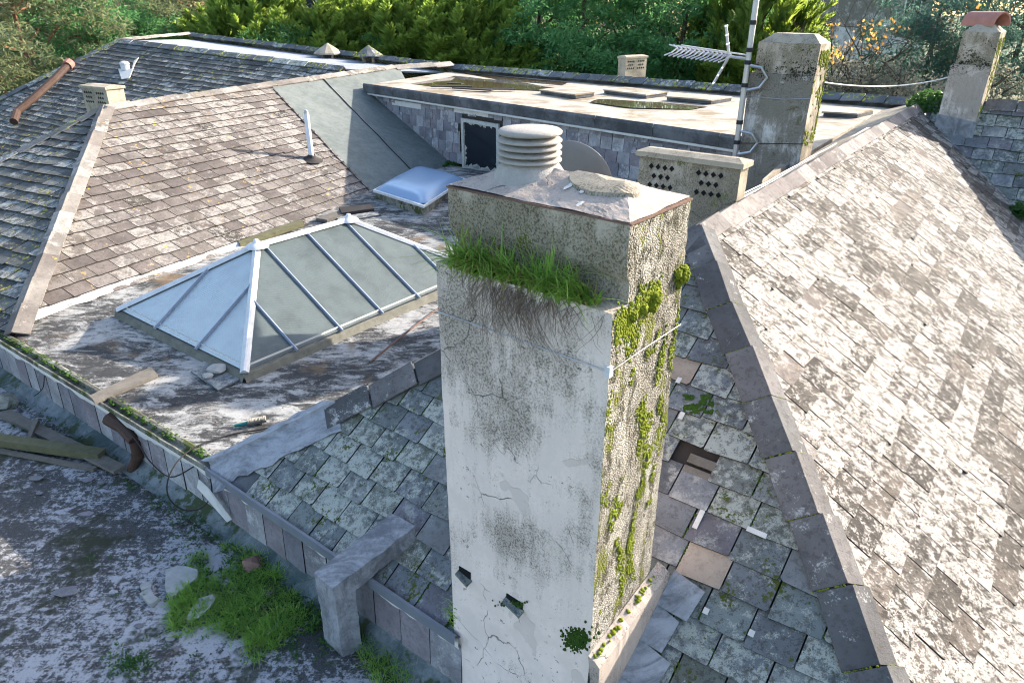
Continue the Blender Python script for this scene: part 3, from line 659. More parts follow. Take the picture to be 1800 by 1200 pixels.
# shaded hip end of the left roof
N_LH = nrm(LA, LF, LF + LEd.cross(UP))
sLH, tLH, nLH = plane_axes(N_LH, LEd.cross(UP))
LH_FAR = onp(-150, 362, LA, N_LH); LH_B = LF - LEd.cross(UP) * 6.0
if LH_B.x > LF.x: LH_B = LF + LEd.cross(UP) * 6.0
b_ = MB(); b_.prism([LF - UP * 0.03, LA - UP * 0.03, LH_FAR - UP * 0.03, LH_B - UP * 0.03], UP * -0.05); lhip = b_.build('shaded_hip_end', M['under'], lroof)
psLH = slates(LA, sLH, tLH, nLH, [st(x, LA, sLH, tLH) for x in (LF, LA, LH_FAR, LH_B)], 0.38, 0.27, 0.018, [M['slate_dark']], rng, 1.3)
lay([(lslope, psL), (lhip, psLH)], 300)
tiles(lroof, LF + (LA - LF) * 0.0, LA, N_LH, N_L, 0.10, 0.62, 0.02, [M['tile_tan']], 'hip_tile', rng, 0.20)
tiles(lroof, LA, LR, Vector((-N_L.x, -N_L.y, N_L.z)), N_L, 0.17, 0.60, 0.02, [M['tile_tan']], 'ridge_tile', rng, 0.20)
tiles(lroof, LR, LR2, Vector((-N_L.x, -N_L.y, N_L.z)), N_L, 0.25, 0.9, 0.02, [M['tile_tan']], 'ridge_tile', rng, 0.28)
N_LB = nrm(LA, LH_FAR, LA - az(118) * 3 + LEd * 1 - UP * 1.2)
tiles(lroof, LH_FAR, LA, N_LH, N_LB, 0.2, 0.62, 0.02, [M['tile_mossy']], 'hip_tile', rng, 0.18)
# mineral felt covering the right end, with lapped seams
F_TR = on_l(LR + (LR2 - LR) * 0.1); F_BR = onp(795, 303, LA, N_L)
b_ = MB()
f00, f10, f11, f01 = FELT_B + nL * 0.02 + fd * 0.05, F_BR + nL * 0.02, F_TR + nL * 0.02, FELT_T + nL * 0.02 - fd * 0.03
b_.grid(f00, f10, f11, f01, 24, 24, 0.008, 1.2); felt = b_.build('felt_sheet', M['felt_green'], lroof, smooth=True)
for (xa, ya, xb, yb) in ((481, 158, 657, 345), (561, 132, 730, 306)):
    a, b = onp(xa, ya, LA + nL * 0.03, nL), onp(xb, yb, LA + nL * 0.03, nL); pts = [a + (b - a) * (k / 14) + sL * 0.03 * noise.noise(Vector((k * 0.5, xa, 0))) for k in range(15)]
    MB().tube(pts, 0.016, 5).build('felt_seam', M['under'], felt)
# pale mortar fillet and gutter line along the foot of the slates
def fil(p, f):
    w_ = 0.17 + 0.08 * noise.noise(p * 1.6) + 0.05 * noise.noise(p * 6)
    return [p + az(118) * -0.05 + UP * 0.075, p + az(118) * 0.06 + UP * (0.055 + 0.008 * noise.noise(p * 5)), p + az(118) * w_ * 0.7 + UP * 0.032, p + az(118) * w_ + UP * 0.014]
edge_strip('mortar_fillet', Vector((L_foot.x, L_foot.y, 0)) - LEd * 0.1, Vector((LE0.x, LE0.y, 0)) + LEd * 3.4, 60, M['mortar_white'], fil, lroof)
# white back slope body of the left roof (closes the volume)
b_ = MB(); bk = -az(118) * 4 - UP * 1.7
b_.prism([LA - UP * 0.04, LR - UP * 0.04, LR + bk, LA + bk], UP * -0.05); b_.build('rear_slope', M['slate_dark'], lroof)

# ---- far flat roof, its fascia and slate hung wall
ZF = 1.86
FA, FB = at(640, 150, ZF), at(1292, 243, ZF - 0.03)
fdir = (FB - FA); fdir.z = 0; fdir.normalize(); fout = fdir.cross(UP)
if fout.y > 0: fout = -fout
FBX = FB + fdir * 1.2
FBK0, FBK1 = at(795, 126, ZF), at(1300, 168, ZF)
bkd = (FBK1 - FBK0).normalized(); FBK2 = FBK1 + bkd * 7.0
FR = AP + RID * 11.2 + az(307) * 0.9; FR.z = ZF; FR1 = AP + RID * 4.0 + az(307) * 0.75; FR1.z = ZF - 0.05
fr = thing('far_flat_roof', 'pale felt flat roof with puddles and dark edge above the slate hung wall', 'roof', FA)
b_ = MB(); b_.prism([FA, FBX, FR1, FR, FBK2, FBK1, FBK0], UP * -0.05, bottom=True)
pts_ = [FA, FBX, FR1, FR, FBK2, FBK1, FBK0]
b_ = MB(); n_ = len(pts_); b_.add(pts_ + [p - UP * 0.16 for p in pts_], [tuple(range(n_))] + [(i, n_ + i, n_ + (i + 1) % n_, (i + 1) % n_) for i in range(n_)])
b_.build('roof_felt', M['flat_roof'], fr)
nsg = 9
for k in range(nsg):
    a = FA + (FBX - FA) * (k / nsg) ; b = FA + (FBX - FA) * ((k + 1) / nsg) - fdir * 0.012
    j = 0.012 * noise.noise(Vector((k * 1.7, 3, 0)))
    MB().prism([a + fout * (0.02 + j) + UP * -0.20, b + fout * (0.02 + j) + UP * -0.20, b + fout * (0.05 + j) + UP * 0.0, a + fout * (0.05 + j) + UP * 0.0], -fout * 0.03 + UP * 0.055).build('felt_fascia', M['fascia'], fr)
def drip(p, f): return [p + fout * 0.0 + UP * -0.20, p + fout * 0.03 + UP * (-0.225 + 0.01 * noise.noise(p * 3)), p + fout * 0.02 + UP * -0.25]
edge_strip('pale_drip_board', FA, FBX, 40, M['mortar_white'], drip, fr)
fw = thing('far_slate_wall', 'grey blue slate hung wall with window under the far flat roof', 'wall', (FA.x, FA.y, 0.2))
WI = -fout * 0.14
wa0, wb0 = FA + WI, FBX + WI; WB = 0.18; WT = ZF - 0.22
MB().prism([Vector((wa0.x, wa0.y, WB)), Vector((wb0.x, wb0.y, WB)), Vector((wb0.x, wb0.y, WT)), Vector((wa0.x, wa0.y, WT))], -fout * 0.15).build('backing_wall', M['under'], fw)
wl = (wb0 - wa0); wl.z = 0; WL_ = wl.length; wl.normalize()
win0 = onp(818, 212, wa0, fout); win1 = onp(876, 218, wa0, fout); winz1 = win0.z; winz0 = onp(845, 298, wa0, fout).z
ws0, ws1 = (win0 - wa0).dot(wl), (win1 - wa0).dot(wl)
def skW(a, b, r): return (ws0 - 0.12 < a < ws1 + 0.12 and winz0 - 0.05 < WB + b < winz1 + 0.05)
o_w = Vector((wa0.x, wa0.y, WB)) + fout * 0.012
psF = slates(o_w, wl, UP, fout, [(0, 0), (WL_, 0), (WL_, WT - WB - 0.02), (0, WT - WB - 0.02)], 0.31, 0.262, 0.010, [M['slate_wall']], rng, 1.5, skip=skW)
lay([(fw, psF)], 300)
# white repair strips nailed over the top course
for (x0, y0, x1, y1) in ((690, 172, 742, 196), (1078, 224, 1155, 240), (1000, 205, 1060, 224), (800, 189, 860, 205)):
    a, b = onp(x0, y0, wa0, fout), onp(x1, y1, wa0, fout); z = (a.z + b.z) / 2
    MB().cbox(Vector((a.x + b.x, a.y + b.y, 2 * z)) / 2 + fout * 0.035, wl * (b - a).dot(wl), UP * 0.13, fout * 0.008).build('repair_strip', M['mortar_white'], fw)
# window: sooty pane in a peeling frame
wz = winz1 - winz0 - 0.03; wc = Vector((wa0.x, wa0.y, winz0)) + wl * ws0
MB().prism([wc + fout * 0.03, wc + wl * (ws1 - ws0) + fout * 0.03, wc + wl * (ws1 - ws0) + UP * wz + fout * 0.03, wc + UP * wz + fout * 0.03], fout * 0.006).build('window_pane', M['burnt_glass'], fw)
b_ = MB(); ww_ = ws1 - ws0; fr_ = 0.09
b_.box(wc - wl * fr_ + fout * 0.02 - UP * fr_, wl * fr_, fout * 0.06, UP * (wz + 2 * fr_)); b_.box(wc + wl * ww_ + fout * 0.02 - UP * fr_, wl * fr_, fout * 0.06, UP * (wz + 2 * fr_))
b_.box(wc + UP * wz + fout * 0.02, wl * ww_, fout * 0.06, UP * fr_); b_.box(wc - UP * fr_ + fout * 0.02, wl * ww_, fout * 0.06, UP * fr_)
wfr = b_.build('window_frame', M['paint_peel'], fw)
MB().box(wc - UP * (fr_ + 0.05) - wl * 0.12 + fout * 0.01, wl * (ww_ + 0.24), fout * 0.16, UP * 0.05).build('window_sill', M['paint_peel'], wfr)
b_ = MB()   # ragged burnt paint flakes round the glass
for k in range(60):
    u = rng.random(); e = rng.choice((0, 1, 1, 1, 2, 3)); sz = rng.uniform(0.03, 0.16 if e == 1 else 0.09)
    p = wc + (wl * ww_ * u + UP * (wz if e == 0 else 0) if e < 2 else UP * wz * u + wl * (0 if e == 2 else ww_)) + fout * 0.04
    if e != 0 and e != 1 and u > 0.6: sz *= 0.5
    b_.prism([p + (wl * cos(q) + UP * sin(q)) * sz * rng.uniform(0.5, 1.1) for q in (0.2, 1.3, 2.6, 3.6, 5.0)], fout * 0.003)
o = b_.build('paint_flakes', M['paint_peel'], wfr); o['kind'] = 'stuff'
# low covered rooflights on the flat roof
for (x0, y0, x1, y1, dp) in ((950, 163, 1012, 172, 0.7), (1062, 163, 1136, 172, 0.9), (1172, 175, 1250, 182, 0.9), (1447, 203, 1507, 206, 0.8)):
    a, b = at(x0, y0, ZF + 0.02), at(x1, y1, ZF + 0.02); a.z = b.z = ZF; dd = -fout * dp
    m_ = MB(); m_.box(a, b - a, dd, UP * 0.07, 0); m_.box(a - (b - a).normalized() * 0.03 + fout * 0.03 + UP * 0.07, (b - a) * 1.03, dd * 1.06, UP * 0.03, 1)
    m_.build('covered_hatch', [M['fascia'], M['flat_roof']], fr)
# puddles
def puddle(name, pts, parent, z):
    P = [at(x, y, z) for x, y in pts]; n = len(P); vs = []
    for i in range(n):
        for k in range(4):
            a = P[i].lerp(P[(i + 1) % n], k / 4); c = sum(P, Vector()) / n; vs.append(a + (a - c) * 0.10 * noise.noise(a * 1.7))
    return mk(name, vs, [tuple(range(len(vs)))], M['water'], parent)
puddle('puddle', [(722, 147), (800, 134), (905, 143), (985, 156), (960, 160), (860, 156), (760, 152)], fr, ZF + 0.004)
puddle('puddle', [(1035, 180), (1060, 174), (1160, 180), (1250, 188), (1215, 192), (1110, 190)], fr, ZF + 0.004)
puddle('puddle', [(800, 127), (900, 136), (1000, 145), (990, 150), (880, 141)], fr, ZF + 0.004)
# far ridge behind the flat roof and the rear slope
far = thing('far_ridge', 'long mossy grey tiled ridge in front of the conifers', 'ridge', FBK0)
RZ = 0.17; g0, g1 = FBK0 + UP * RZ - fout * 0.12, FBK1 + UP * (RZ - 0.02) - fout * 0.12
gd = (g1 - g0).normalized(); gl = at(332, 60, 2.75); g2 = FBK2 + UP * RZ - fout * 0.12
nf = (UP * 0.9 + fout * 0.5).normalized(); nb = (UP * 0.9 - fout * 0.5).normalized()
tiles(far, g0, g2, nf, nb, 0.26, 0.5, 0.03, [M['tile_mossy']], 'ridge_tile', rng, 0.3)
tiles(far, gl, g0, nf, nb, 0.24, 0.7, 0.03, [M['tile_mossy']], 'ridge_tile', rng, 0.3)
b_ = MB(); b_.prism([g0 - UP * 0.05, g2 - UP * 0.05, g2 - fout * 3 - UP * 2.2, g0 - fout * 3 - UP * 2.2], UP * -0.05)
b_.prism([gl - UP * 0.05, g0 - UP * 0.05, g0 - fout * 3 - UP * 2.2, gl - fout * 3 - UP * 2.2], UP * -0.05)
b_.prism([g0 + fout * 0.06 - UP * 0.25, g2 + fout * 0.06 - UP * 0.25, g2 - fout * 0.05, g0 - fout * 0.05], UP * -0.05, 1)
b_.build('rear_slope', [M['slate_dark'], M['fascia']], far)

# ---- dark slate roof at far left with its own ridge, silver gutter behind
A0, A1 = at(210, 71, 2.75), at(592, 119, 2.04)
ad = (A1 - A0); adh = Vector((ad.x, ad.y, 0)).normalized(); aout = adh.cross(UP)
if aout.y > 0: aout = -aout
A1x = A1 + ad.normalized() * 0.3
N_A = (UP * cos(radians(27)) + aout * sin(radians(27))).normalized()
N_A = nrm(A0, A1, A0 + aout * 3 - UP * 3 * tan(radians(27)))
dk = thing('dark_slate_roof', 'dark lichen spotted slate roof at far left below the pines', 'roof', A0 - UP * 2)
AH = onp(-60, 205, A0, N_A); ABL = onp(20, 300, A0, N_A); ABR = A1x + aout * 1.3 - UP * 1.3 * tan(radians(27))
tA = Vector((0, 0, 0))
b_ = MB(); b_.prism([A0 - UP * 0.03, A1x - UP * 0.03, ABR - UP * 0.03, ABL - UP * 0.03, AH - UP * 0.03], UP * -0.05); dsl = b_.build('dark_slope', M['under'], dk)
sA, tA, nA_ = plane_axes(N_A, ad.normalized())
psA = slates(A0, sA, tA, nA_, [st(x, A0, sA, tA) for x in (A0, A1x, ABR, ABL, AH)], 0.36, 0.26, 0.016, [M['slate_dark']], rng, 1.3, margin=60)
lay([(dsl, psA)], 0)
tiles(dk, A0, A1x, N_A, (UP * 0.8 - aout * 0.6).normalized(), 0.26, 0.75, 0.03, [M['tile_mossy']], 'ridge_tile', rng, 0.2)
tiles(dk, AH, A0, N_A, (UP * 0.7 - adh * 0.7).normalized(), 0.24, 0.75, 0.03, [M['tile_mossy']], 'hip_tile', rng, 0.2)
b_ = MB(); gz = -0.22
b_.prism([A0 + UP * -0.02 - aout * 0.1, A1x - UP * 0.02 - aout * 0.1, Vector((g0.x, g0.y, g0.z + gz)), Vector((gl.x, gl.y, gl.z + gz))], UP * -0.05); b_.build('silver_gutter', M['silver'], dk)
tiles(dk, A0, gl, N_A, (UP * 0.8 - aout * 0.6).normalized(), 0.24, 1.6, 0.03, [M['tile_tan']], 'ridge_tile', rng, 0.2)
# hidden body walls below the roofs so nothing hovers
b_ = MB(); b_.prism([AH - UP * 0.2, ABL - UP * 0.2, Vector((ABL.x, ABL.y, -8)), Vector((AH.x, AH.y, -8))], -adh * 0.2); b_.build('end_wall', M['slate_wall'], dk)

# ---- right hand roof behind the valley
N_C = nrm(V0, V1, V0 + az(127))
N_C = nrm(V0, V1, V0 + az(126) * 1.0)
c_r0 = onp(1700, 172, V0, N_C); 
rr = thing('right_slate_roof', 'grey green slate roof beyond the lead valley beside the far right chimney', 'roof', V1)
sC, tC, nC = plane_axes(N_C, az(126))
CT = st(onp(1765, 182, V0, N_C), V0, sC, tC)[1]
def c_pt(a, b): return V0 + sC * a + tC * b
pv1 = st(V1, V0, sC, tC)
polyC = [(0.0, 0.0), pv1, (9.0, pv1[1]), (9.0, CT), (-0.1, CT)]
b_ = MB(); b_.prism([c_pt(*p) - nC * 0.02 for p in polyC], -nC * 0.05); csl = b_.build('shaded_slope', M['under'], rr)
psC = slates(V0, sC, tC, nC, polyC, 0.36, 0.24, 0.014, None, rng, 1.2, choose=lambda a, b, r: M['slate_clean'] if r.random() < 0.3 else M['slate_green'])
lay([(csl, psC)], 300)
tiles(rr, c_pt(0.9, CT), c_pt(8.5, CT), nC, (UP * 0.8 - az(218) * 0.6).normalized(), 0.22, 0.5, 0.02, [M['tile_grey']], 'ridge_tile', rng, 0.2)
# building body under everything
b_ = MB()
for poly in ([E + UP * LOW + az(37) * 0.1, HF + UP * LOW + az(307) * 0.1 + az(37) * 0.1, HF + az(37) * 10 + UP * LOW, E + az(37) * 18 + UP * LOW],):
    b_.prism([Vector((p.x, p.y, -8)) for p in poly], UP * (8 + LOW - 0.02))
tag(b_.build('building_wall', M['render_grey']), kind='structure')
# ------------------------------------------------------------------ the near chimney
u, v = az(39.5), az(-50.5)
CK = 0.892; CN = Vector((0.505, 3.227, 0)) * CK; CW, CD = 1.25 * CK, 0.76 * CK; ZS, ZT = 4 - 1.40 * CK, 4 - 0.955 * CK
ch = thing('near_chimney', 'tall stained white rendered chimney in the foreground with louvred cowl and grass tuft', 'chimney', (CN.x, CN.y, LOW))
def cpt(a, b, z): p = CN + u * a + v * b; return Vector((p.x, p.y, z))      # a inwards, b to the left, z
def hipz(p): p = Vector(p); return E.z - ((p.x - E.x) * N_HIP.x + (p.y - E.y) * N_HIP.y) / N_HIP.z
mb = MB(); z0 = LOW - 0.05
A_, F_ = 0.006, 2.2
mb.grid(cpt(0, 0, z0), cpt(0, CW, z0), cpt(0, CW, ZS), cpt(0, 0, ZS), 40, 96, A_, F_, 0)
mb.grid(cpt(CD, 0, z0), cpt(0, 0, z0), cpt(0, 0, ZS), cpt(CD, 0, ZS), 26, 96, A_, F_, 1)
mb.grid(cpt(0, CW, z0), cpt(CD, CW, z0), cpt(CD, CW, ZS), cpt(0, CW, ZS), 12, 40, A_, F_, 0)
mb.grid(cpt(CD, CW, z0), cpt(CD, 0, z0), cpt(CD, 0, ZS), cpt(CD, CW, ZS), 12, 40, A_, F_, 0)
mb.grid(cpt(0, 0, ZS), cpt(0, CW, ZS), cpt(CD, CW, ZS), cpt(CD, 0, ZS), 24, 16, A_, F_, 2)
mb.build('shaft', [M['render_white'], M['pebble'], M['render_old']], ch, smooth=False)
mb = MB(); ua, vb = 0.105, 1.108
def upper(z, ins): return [cpt(ua + ins, 0, z), cpt(ua + ins, vb - ins, z), cpt(CD, vb - ins, z), cpt(CD, 0, z)]
lv = [(ZS - 0.02, 0.035), (ZS + 0.10, 0.03), (ZS + 0.16, 0.008), (ZS + 0.20, 0.0), (ZT - 0.012, -0.002)]
for (za, ia), (zb, ib) in zip(lv, lv[1:]):
    p, q = upper(za, ia), upper(zb, ib)
    for k in range(4): mb.grid(p[k], p[(k + 1) % 4], q[(k + 1) % 4], q[k], 26, 4, 0.008, 4.0, 1 if k == 3 else 0)
mb.build('corbelled_head', [M['render_old'], M['pebble']], ch)
mb = MB(); e = 0.006
p = [cpt(ua - e, -e, ZT - 0.014), cpt(ua - e, vb + e, ZT - 0.014), cpt(CD + e, vb + e, ZT - 0.014), cpt(CD + e, -e, ZT - 0.014)]
mb.prism(p[::-1], UP * 0.009)
mb.build('tile_creasing', M['rust'], ch)
mb = MB(); zr0, zr1 = zrow(cpt(0.40, 0.22, 0), 322), zrow(cpt(0.40, 0.78, 0), 286); RZ_ = zr1; r0, r1 = cpt(0.40, 0.22, zr0), cpt(0.40, 0.82, zr1)
p = [cpt(ua + 0.004, 0.004, ZT), cpt(ua + 0.004, vb, ZT), cpt(CD, vb, ZT), cpt(CD, 0.004, ZT)]
cA = 0.007
mb.grid(p[0], p[1], r1, r0, 36, 14, cA, 5); mb.grid(p[2], p[3], r0, r1, 30, 12, cA, 5)
mb.grid(p[3], p[0], r0, r0 + u * 0.002, 24, 12, cA, 5); mb.grid(p[1], p[2], r1 + u * 0.002, r1, 20, 12, cA, 5)
cap = mb.build('cement_cap', M['cement_pink'], ch)
# thick tan mortar patch on the right shoulder of the cap
mb = MB(); base_n = nrm(p[0], p[1], r0); rg = []
for k in range(26):
    q = 2 * pi * k / 26; rr_ = 1 + 0.18 * noise.noise(Vector((cos(q) * 1.4, sin(q) * 1.4, 5)))
    rg.append((0.37 + 0.122 * rr_ * sin(q), 0.30 + 0.21 * rr_ * cos(q)))
def capz(a, b):
    h1 = (a - ua) / (0.40 - ua); h2 = (CD - a) / (CD - 0.40); h3 = b / 0.22; f_ = min(1, max(0, (b - 0.22) / 0.60)); return ZT + (zr0 - ZT + (zr1 - zr0) * f_) * max(0, min(h1, h2, h3, 1))
vs = [cpt(a, b, capz(a, b) - 0.004) for a, b in rg] + [cpt(0.37 + (a - 0.37) * 0.93, 0.30 + (b - 0.30) * 0.95, capz(0.37 + (a - 0.37) * 0.93, 0.30 + (b - 0.30) * 0.95) + 0.016) for a, b in rg] + [cpt(0.37 + (a - 0.37) * 0.5, 0.30 + (b - 0.30) * 0.5, capz(0.37 + (a - 0.37) * 0.5, 0.30 + (b - 0.30) * 0.5) + 0.018) for a, b in rg] + [cpt(0.37, 0.30, capz(0.37, 0.30) + 0.016)]
fs = [(i, (i + 1) % 26, 26 + (i + 1) % 26, 26 + i) for i in range(26)] + [(26 + i, 26 + (i + 1) % 26, 52 + (i + 1) % 26, 52 + i) for i in range(26)] + [(52 + i, 52 + (i + 1) % 26, 78) for i in range(26)]
mk('mortar_patch', vs, fs, M['render_tan'], cap)
# bird droppings (flat splashes)
for (a, b, L_) in ((0.27, 0.45, 0.06), (0.245, 0.36, 0.022), (0.155, 0.30, 0.045)):
    vs = []
    for k in range(10):
        q = 2 * pi * k / 10; aa = a + L_ * 0.6 * sin(q) * (0.7 + 0.5 * rng.random()); bb = b + 0.012 * cos(q) * (0.5 + rng.random())
        vs.append(cpt(aa, bb, capz(aa, bb) + 0.010))
    mk('bird_dropping', vs, [tuple(range(10))], M['mortar_white'], cap)
# louvred cement cowl
pb = 0.75
for _ in range(30):
    x = proj(cpt(0.40, pb, RZ_))[0]; pb += (x - 931) * 0.0012
PC = cpt(0.40, pb, RZ_ - 0.035)
mb = MB(); mb.lathe(PC - UP * 0.06, [(a_ * 0.89, b_ * 0.9) for a_, b_ in [(0.25, 0.0), (0.215, 0.04), (0.185, 0.085), (0.165, 0.11), (0.15, 0.12)]], 32, cap1=True); cw = mb.build('cowl_collar', M['pot'], ch, smooth=True)
mb = MB(); mb.lathe(PC, [(a_ * 0.89, b_ * 0.9) for a_, b_ in [(0.115, 0.03), (0.115, 0.20)]], 24, cap1=True); mb.build('cowl_shade_core', M['hole'], ch)  # solid black core paints the shade between the louvres
for k in range(4):
    h = 0.055 + k * 0.036
    MB().lathe(PC, [(a_ * 0.89, b_ * 0.9) for a_, b_ in [(0.115, h + 0.014), (0.15, h + 0.006), (0.178, h - 0.004), (0.187, h - 0.002), (0.188, h + 0.006), (0.182, h + 0.012), (0.15, h + 0.022), (0.115, h + 0.028)]], 40).build('cowl_louvre', M['pot'], ch, smooth=True)
h = 0.055 + 4 * 0.036
MB().lathe(PC, [(a_ * 0.89, b_ * 0.9) for a_, b_ in [(0.12, h + 0.012), (0.175, h + 0.0), (0.186, h + 0.006), (0.187, h + 0.018), (0.172, h + 0.029), (0.10, h + 0.036), (0.02, h + 0.038)]], 40, cap1=True).build('cowl_lid', M['pot'], ch, smooth=True)
# tie wire
zt = 4 - 1.723 * CK; e = 0.012
MB().tube([cpt(-e, CW + e, zt), cpt(-e, CW * 0.5, zt + 0.004), cpt(-e, -e, zt), cpt(CD * 0.5, -e, zt + 0.004), cpt(CD + e, -e, zt)], 0.003, 6).build('tie_wire', M['galv'], ch)
MB().box(cpt(-0.014, -0.014, zt - 0.03), u * 0.03, v * 0.03, UP * 0.055).build('wire_corner_clip', M['white_frame'], ch)
# cement ledge and lead apron along the right foot
zl0, zl1 = zrow(cpt(0, 0, 0), 1150), zrow(cpt(CD, 0, 0), 1008); mb = MB(); K = 22; ro = []
for k in range(K + 1):
    a = -0.02 + (CD + 0.12) * k / K; q = cpt(a, 0, 0); zr = hipz(q); j = 0.008 * noise.noise(Vector((k * 0.6, 2, 1)))
    zl = zl0 + (zl1 - zl0) * a / CD; ro.append([cpt(a, -0.004, zl + 0.015 + j), cpt(a, -0.05 - j, zl + j), cpt(a, -0.085 - j, zl - 0.03 + j), cpt(a, -0.09 - j, min(zr, zl) - 0.05)])
mb.add([q for r in ro for q in r], [(i * 4 + j, i * 4 + j + 1, (i + 1) * 4 + j + 1, (i + 1) * 4 + j) for i in range(K) for j in range(3)] + [(0, 1, 2, 3), (K * 4 + 3, K * 4 + 2, K * 4 + 1, K * 4)])
mb.build('cement_ledge', M['cement_pink'], ch)
mb = MB()
for k in range(4):
    a0, a1 = 0.05 + 0.2 * k, 0.05 + 0.2 * (k + 1.05); w_ = 0.16 + 0.06 * (k % 2)
    q = [cpt(a0, -0.088, 0), cpt(a1, -0.088, 0), cpt(a1, -0.088 - w_, 0), cpt(a0 + 0.03, -0.088 - w_ * 0.9, 0)]
    mb2 = [Vector((x.x, x.y, hipz(x) + (0.05 if i > 1 else 0.10) + 0.006 * k)) for i, x in enumerate(q)]
    mb.prism(mb2, UP * 0.006)
mb.build('lead_apron', M['lead'], ch)
# broken out pockets in the front face with slate slips and moss
for (x, y, w_, h_) in ((905, 1062, 0.13, 0.055), (818, 1012, 0.10, 0.06)):
    c = onp(x, y, cpt(0, 0, 0), u); b = (c - CN).dot(v)
    mb = MB(); mb.box(cpt(-0.007, b - w_ / 2, c.z), v * w_, u * 0.012, UP * h_, 0); pk = mb.build('pocket_shade', M['hole'], ch)  # thin proud box, the pocket's shade put into its black colour
    MB().prism([cpt(-0.055, b - w_ / 2 - 0.01, c.z - 0.022), cpt(-0.045, b + w_ / 2, c.z + 0.01), cpt(0.01, b + w_ / 2 + 0.01, c.z + 0.012), cpt(0.01, b - w_ / 2 - 0.01, c.z - 0.01)], UP * 0.014).build('slate_slip', M['slate_green'], ch)

# ---- moss on the near chimney
mb = MB(); rm = random.Random(5)
def dome(mb, c, n, r, seed, flat=0.7):
    n = Vector(n).normalized(); a = n.cross(UP if abs(n.z) < 0.9 else Vector((1, 0, 0))).normalized(); b = n.cross(a)
    vs = [Vector(c) + n * r * flat]; fs = []; K = 7
    for lvl, (rr_, hh) in enumerate(((0.6, 0.78), (0.95, 0.35), (1.05, -0.1))):
        for k in range(K):
            q = 2 * pi * (k + lvl * 0.5) / K; j = 1 + 0.3 * rm.uniform(-1, 1); vs.append(Vector(c) + (a * cos(q) + b * sin(q)) * r * rr_ * j + n * r * hh * flat)
    fs += [(0, 1 + k, 1 + (k + 1) % K) for k in range(K)]
    for l in (0, 1): fs += [(1 + l * K + k, 1 + (l + 1) * K + k, 1 + (l + 1) * K + (k + 1) % K, 1 + l * K + (k + 1) % K) for k in range(K)]
    mb.add(vs, fs)
nR = -v
for i in range(9000):
    a = rm.random() * CD; z = rm.uniform(0.8, ZS); q = cpt(a, 0, z)
    m_ = noise.noise(Vector((a * 6, z * 1.7, 2.3))) * 0.5 + 0.55 * noise.noise(Vector((a * 14, z * 6, 1.3)))
    thr = 0.17 if z > 1.5 else 0.27
    if m_ > thr - 0.03: dome(mb, q + nR * 0.002, nR - UP * 0.2, rm.uniform(0.003, 0.009) * (1.4 if m_ > thr + 0.15 else 1), i, 0.6)
for i in range(900):      # thick band along the ledge
    a = CD * (0.05 + 0.6 * rm.random() ** 1.2); z = ZS - 0.03 + 0.06 * rm.gauss(0, 0.7) - 0.07 * (a / CD < 0.3); dome(mb, cpt(a, 0.0, z), nR, rm.uniform(0.004, 0.011), i, 0.9)
for (a, z, r) in ((0.655, ZS, 0.042), (0.60, ZS + .02, 0.025), (0.38, ZS - .04, 0.038), (0.36, ZS - .07, 0.032), (0.27, ZS - .06, 0.026), (0.18, ZS - .07, 0.026), (0.63, ZS - .05, 0.018), (0.68, ZS + .03, 0.018)):
    dome(mb, cpt(a, -0.005, z), nR + UP * 0.3, r, 1, 1.0)
    for k in range(46):
        q1, q2 = rm.uniform(-1.1, 1.1), rm.uniform(-1.1, 1.1); h_ = max(0, 1.25 - q1 * q1 - q2 * q2) ** 0.5
        dome(mb, cpt(a + r * q1, -r * 0.85 * h_, z + r * q2), nR, r * rm.uniform(0.16, 0.26), k, 1.0)
for i in range(40): a = rm.random() * CD; dome(mb, cpt(a, -0.02 - 0.03 * rm.random(), zl0 + (zl1 - zl0) * a / CD + 0.005), UP + nR * 0.3, rm.uniform(0.006, 0.016), i, 0.8)
o = mb.build('moss', M['moss'], smooth=True); tag(o, 'yellow green moss cushions on the right face of the near chimney', 'moss', kind='stuff')
mb = MB()
for i in range(420):
    x, y = rm.gauss(1014, 11), rm.gauss(1122, 9); q = onp(x, y, cpt(0, 0, 0), u); dome(mb, q - u * 0.002, -u + UP * 0.4, rm.uniform(0.003, 0.010), i, 1.0)
for i in range(60):
    x, y = rm.gauss(905, 11), rm.gauss(1060, 3); q = onp(x, y, cpt(0, 0, 0), u); dome(mb, q - u * 0.01, -u + UP * 0.4, rm.uniform(0.004, 0.009), i, 1.0)
o = mb.build('moss', M['moss_dark'], smooth=True); tag(o, 'dark green moss low on the front face of the near chimney', 'moss', kind='stuff')

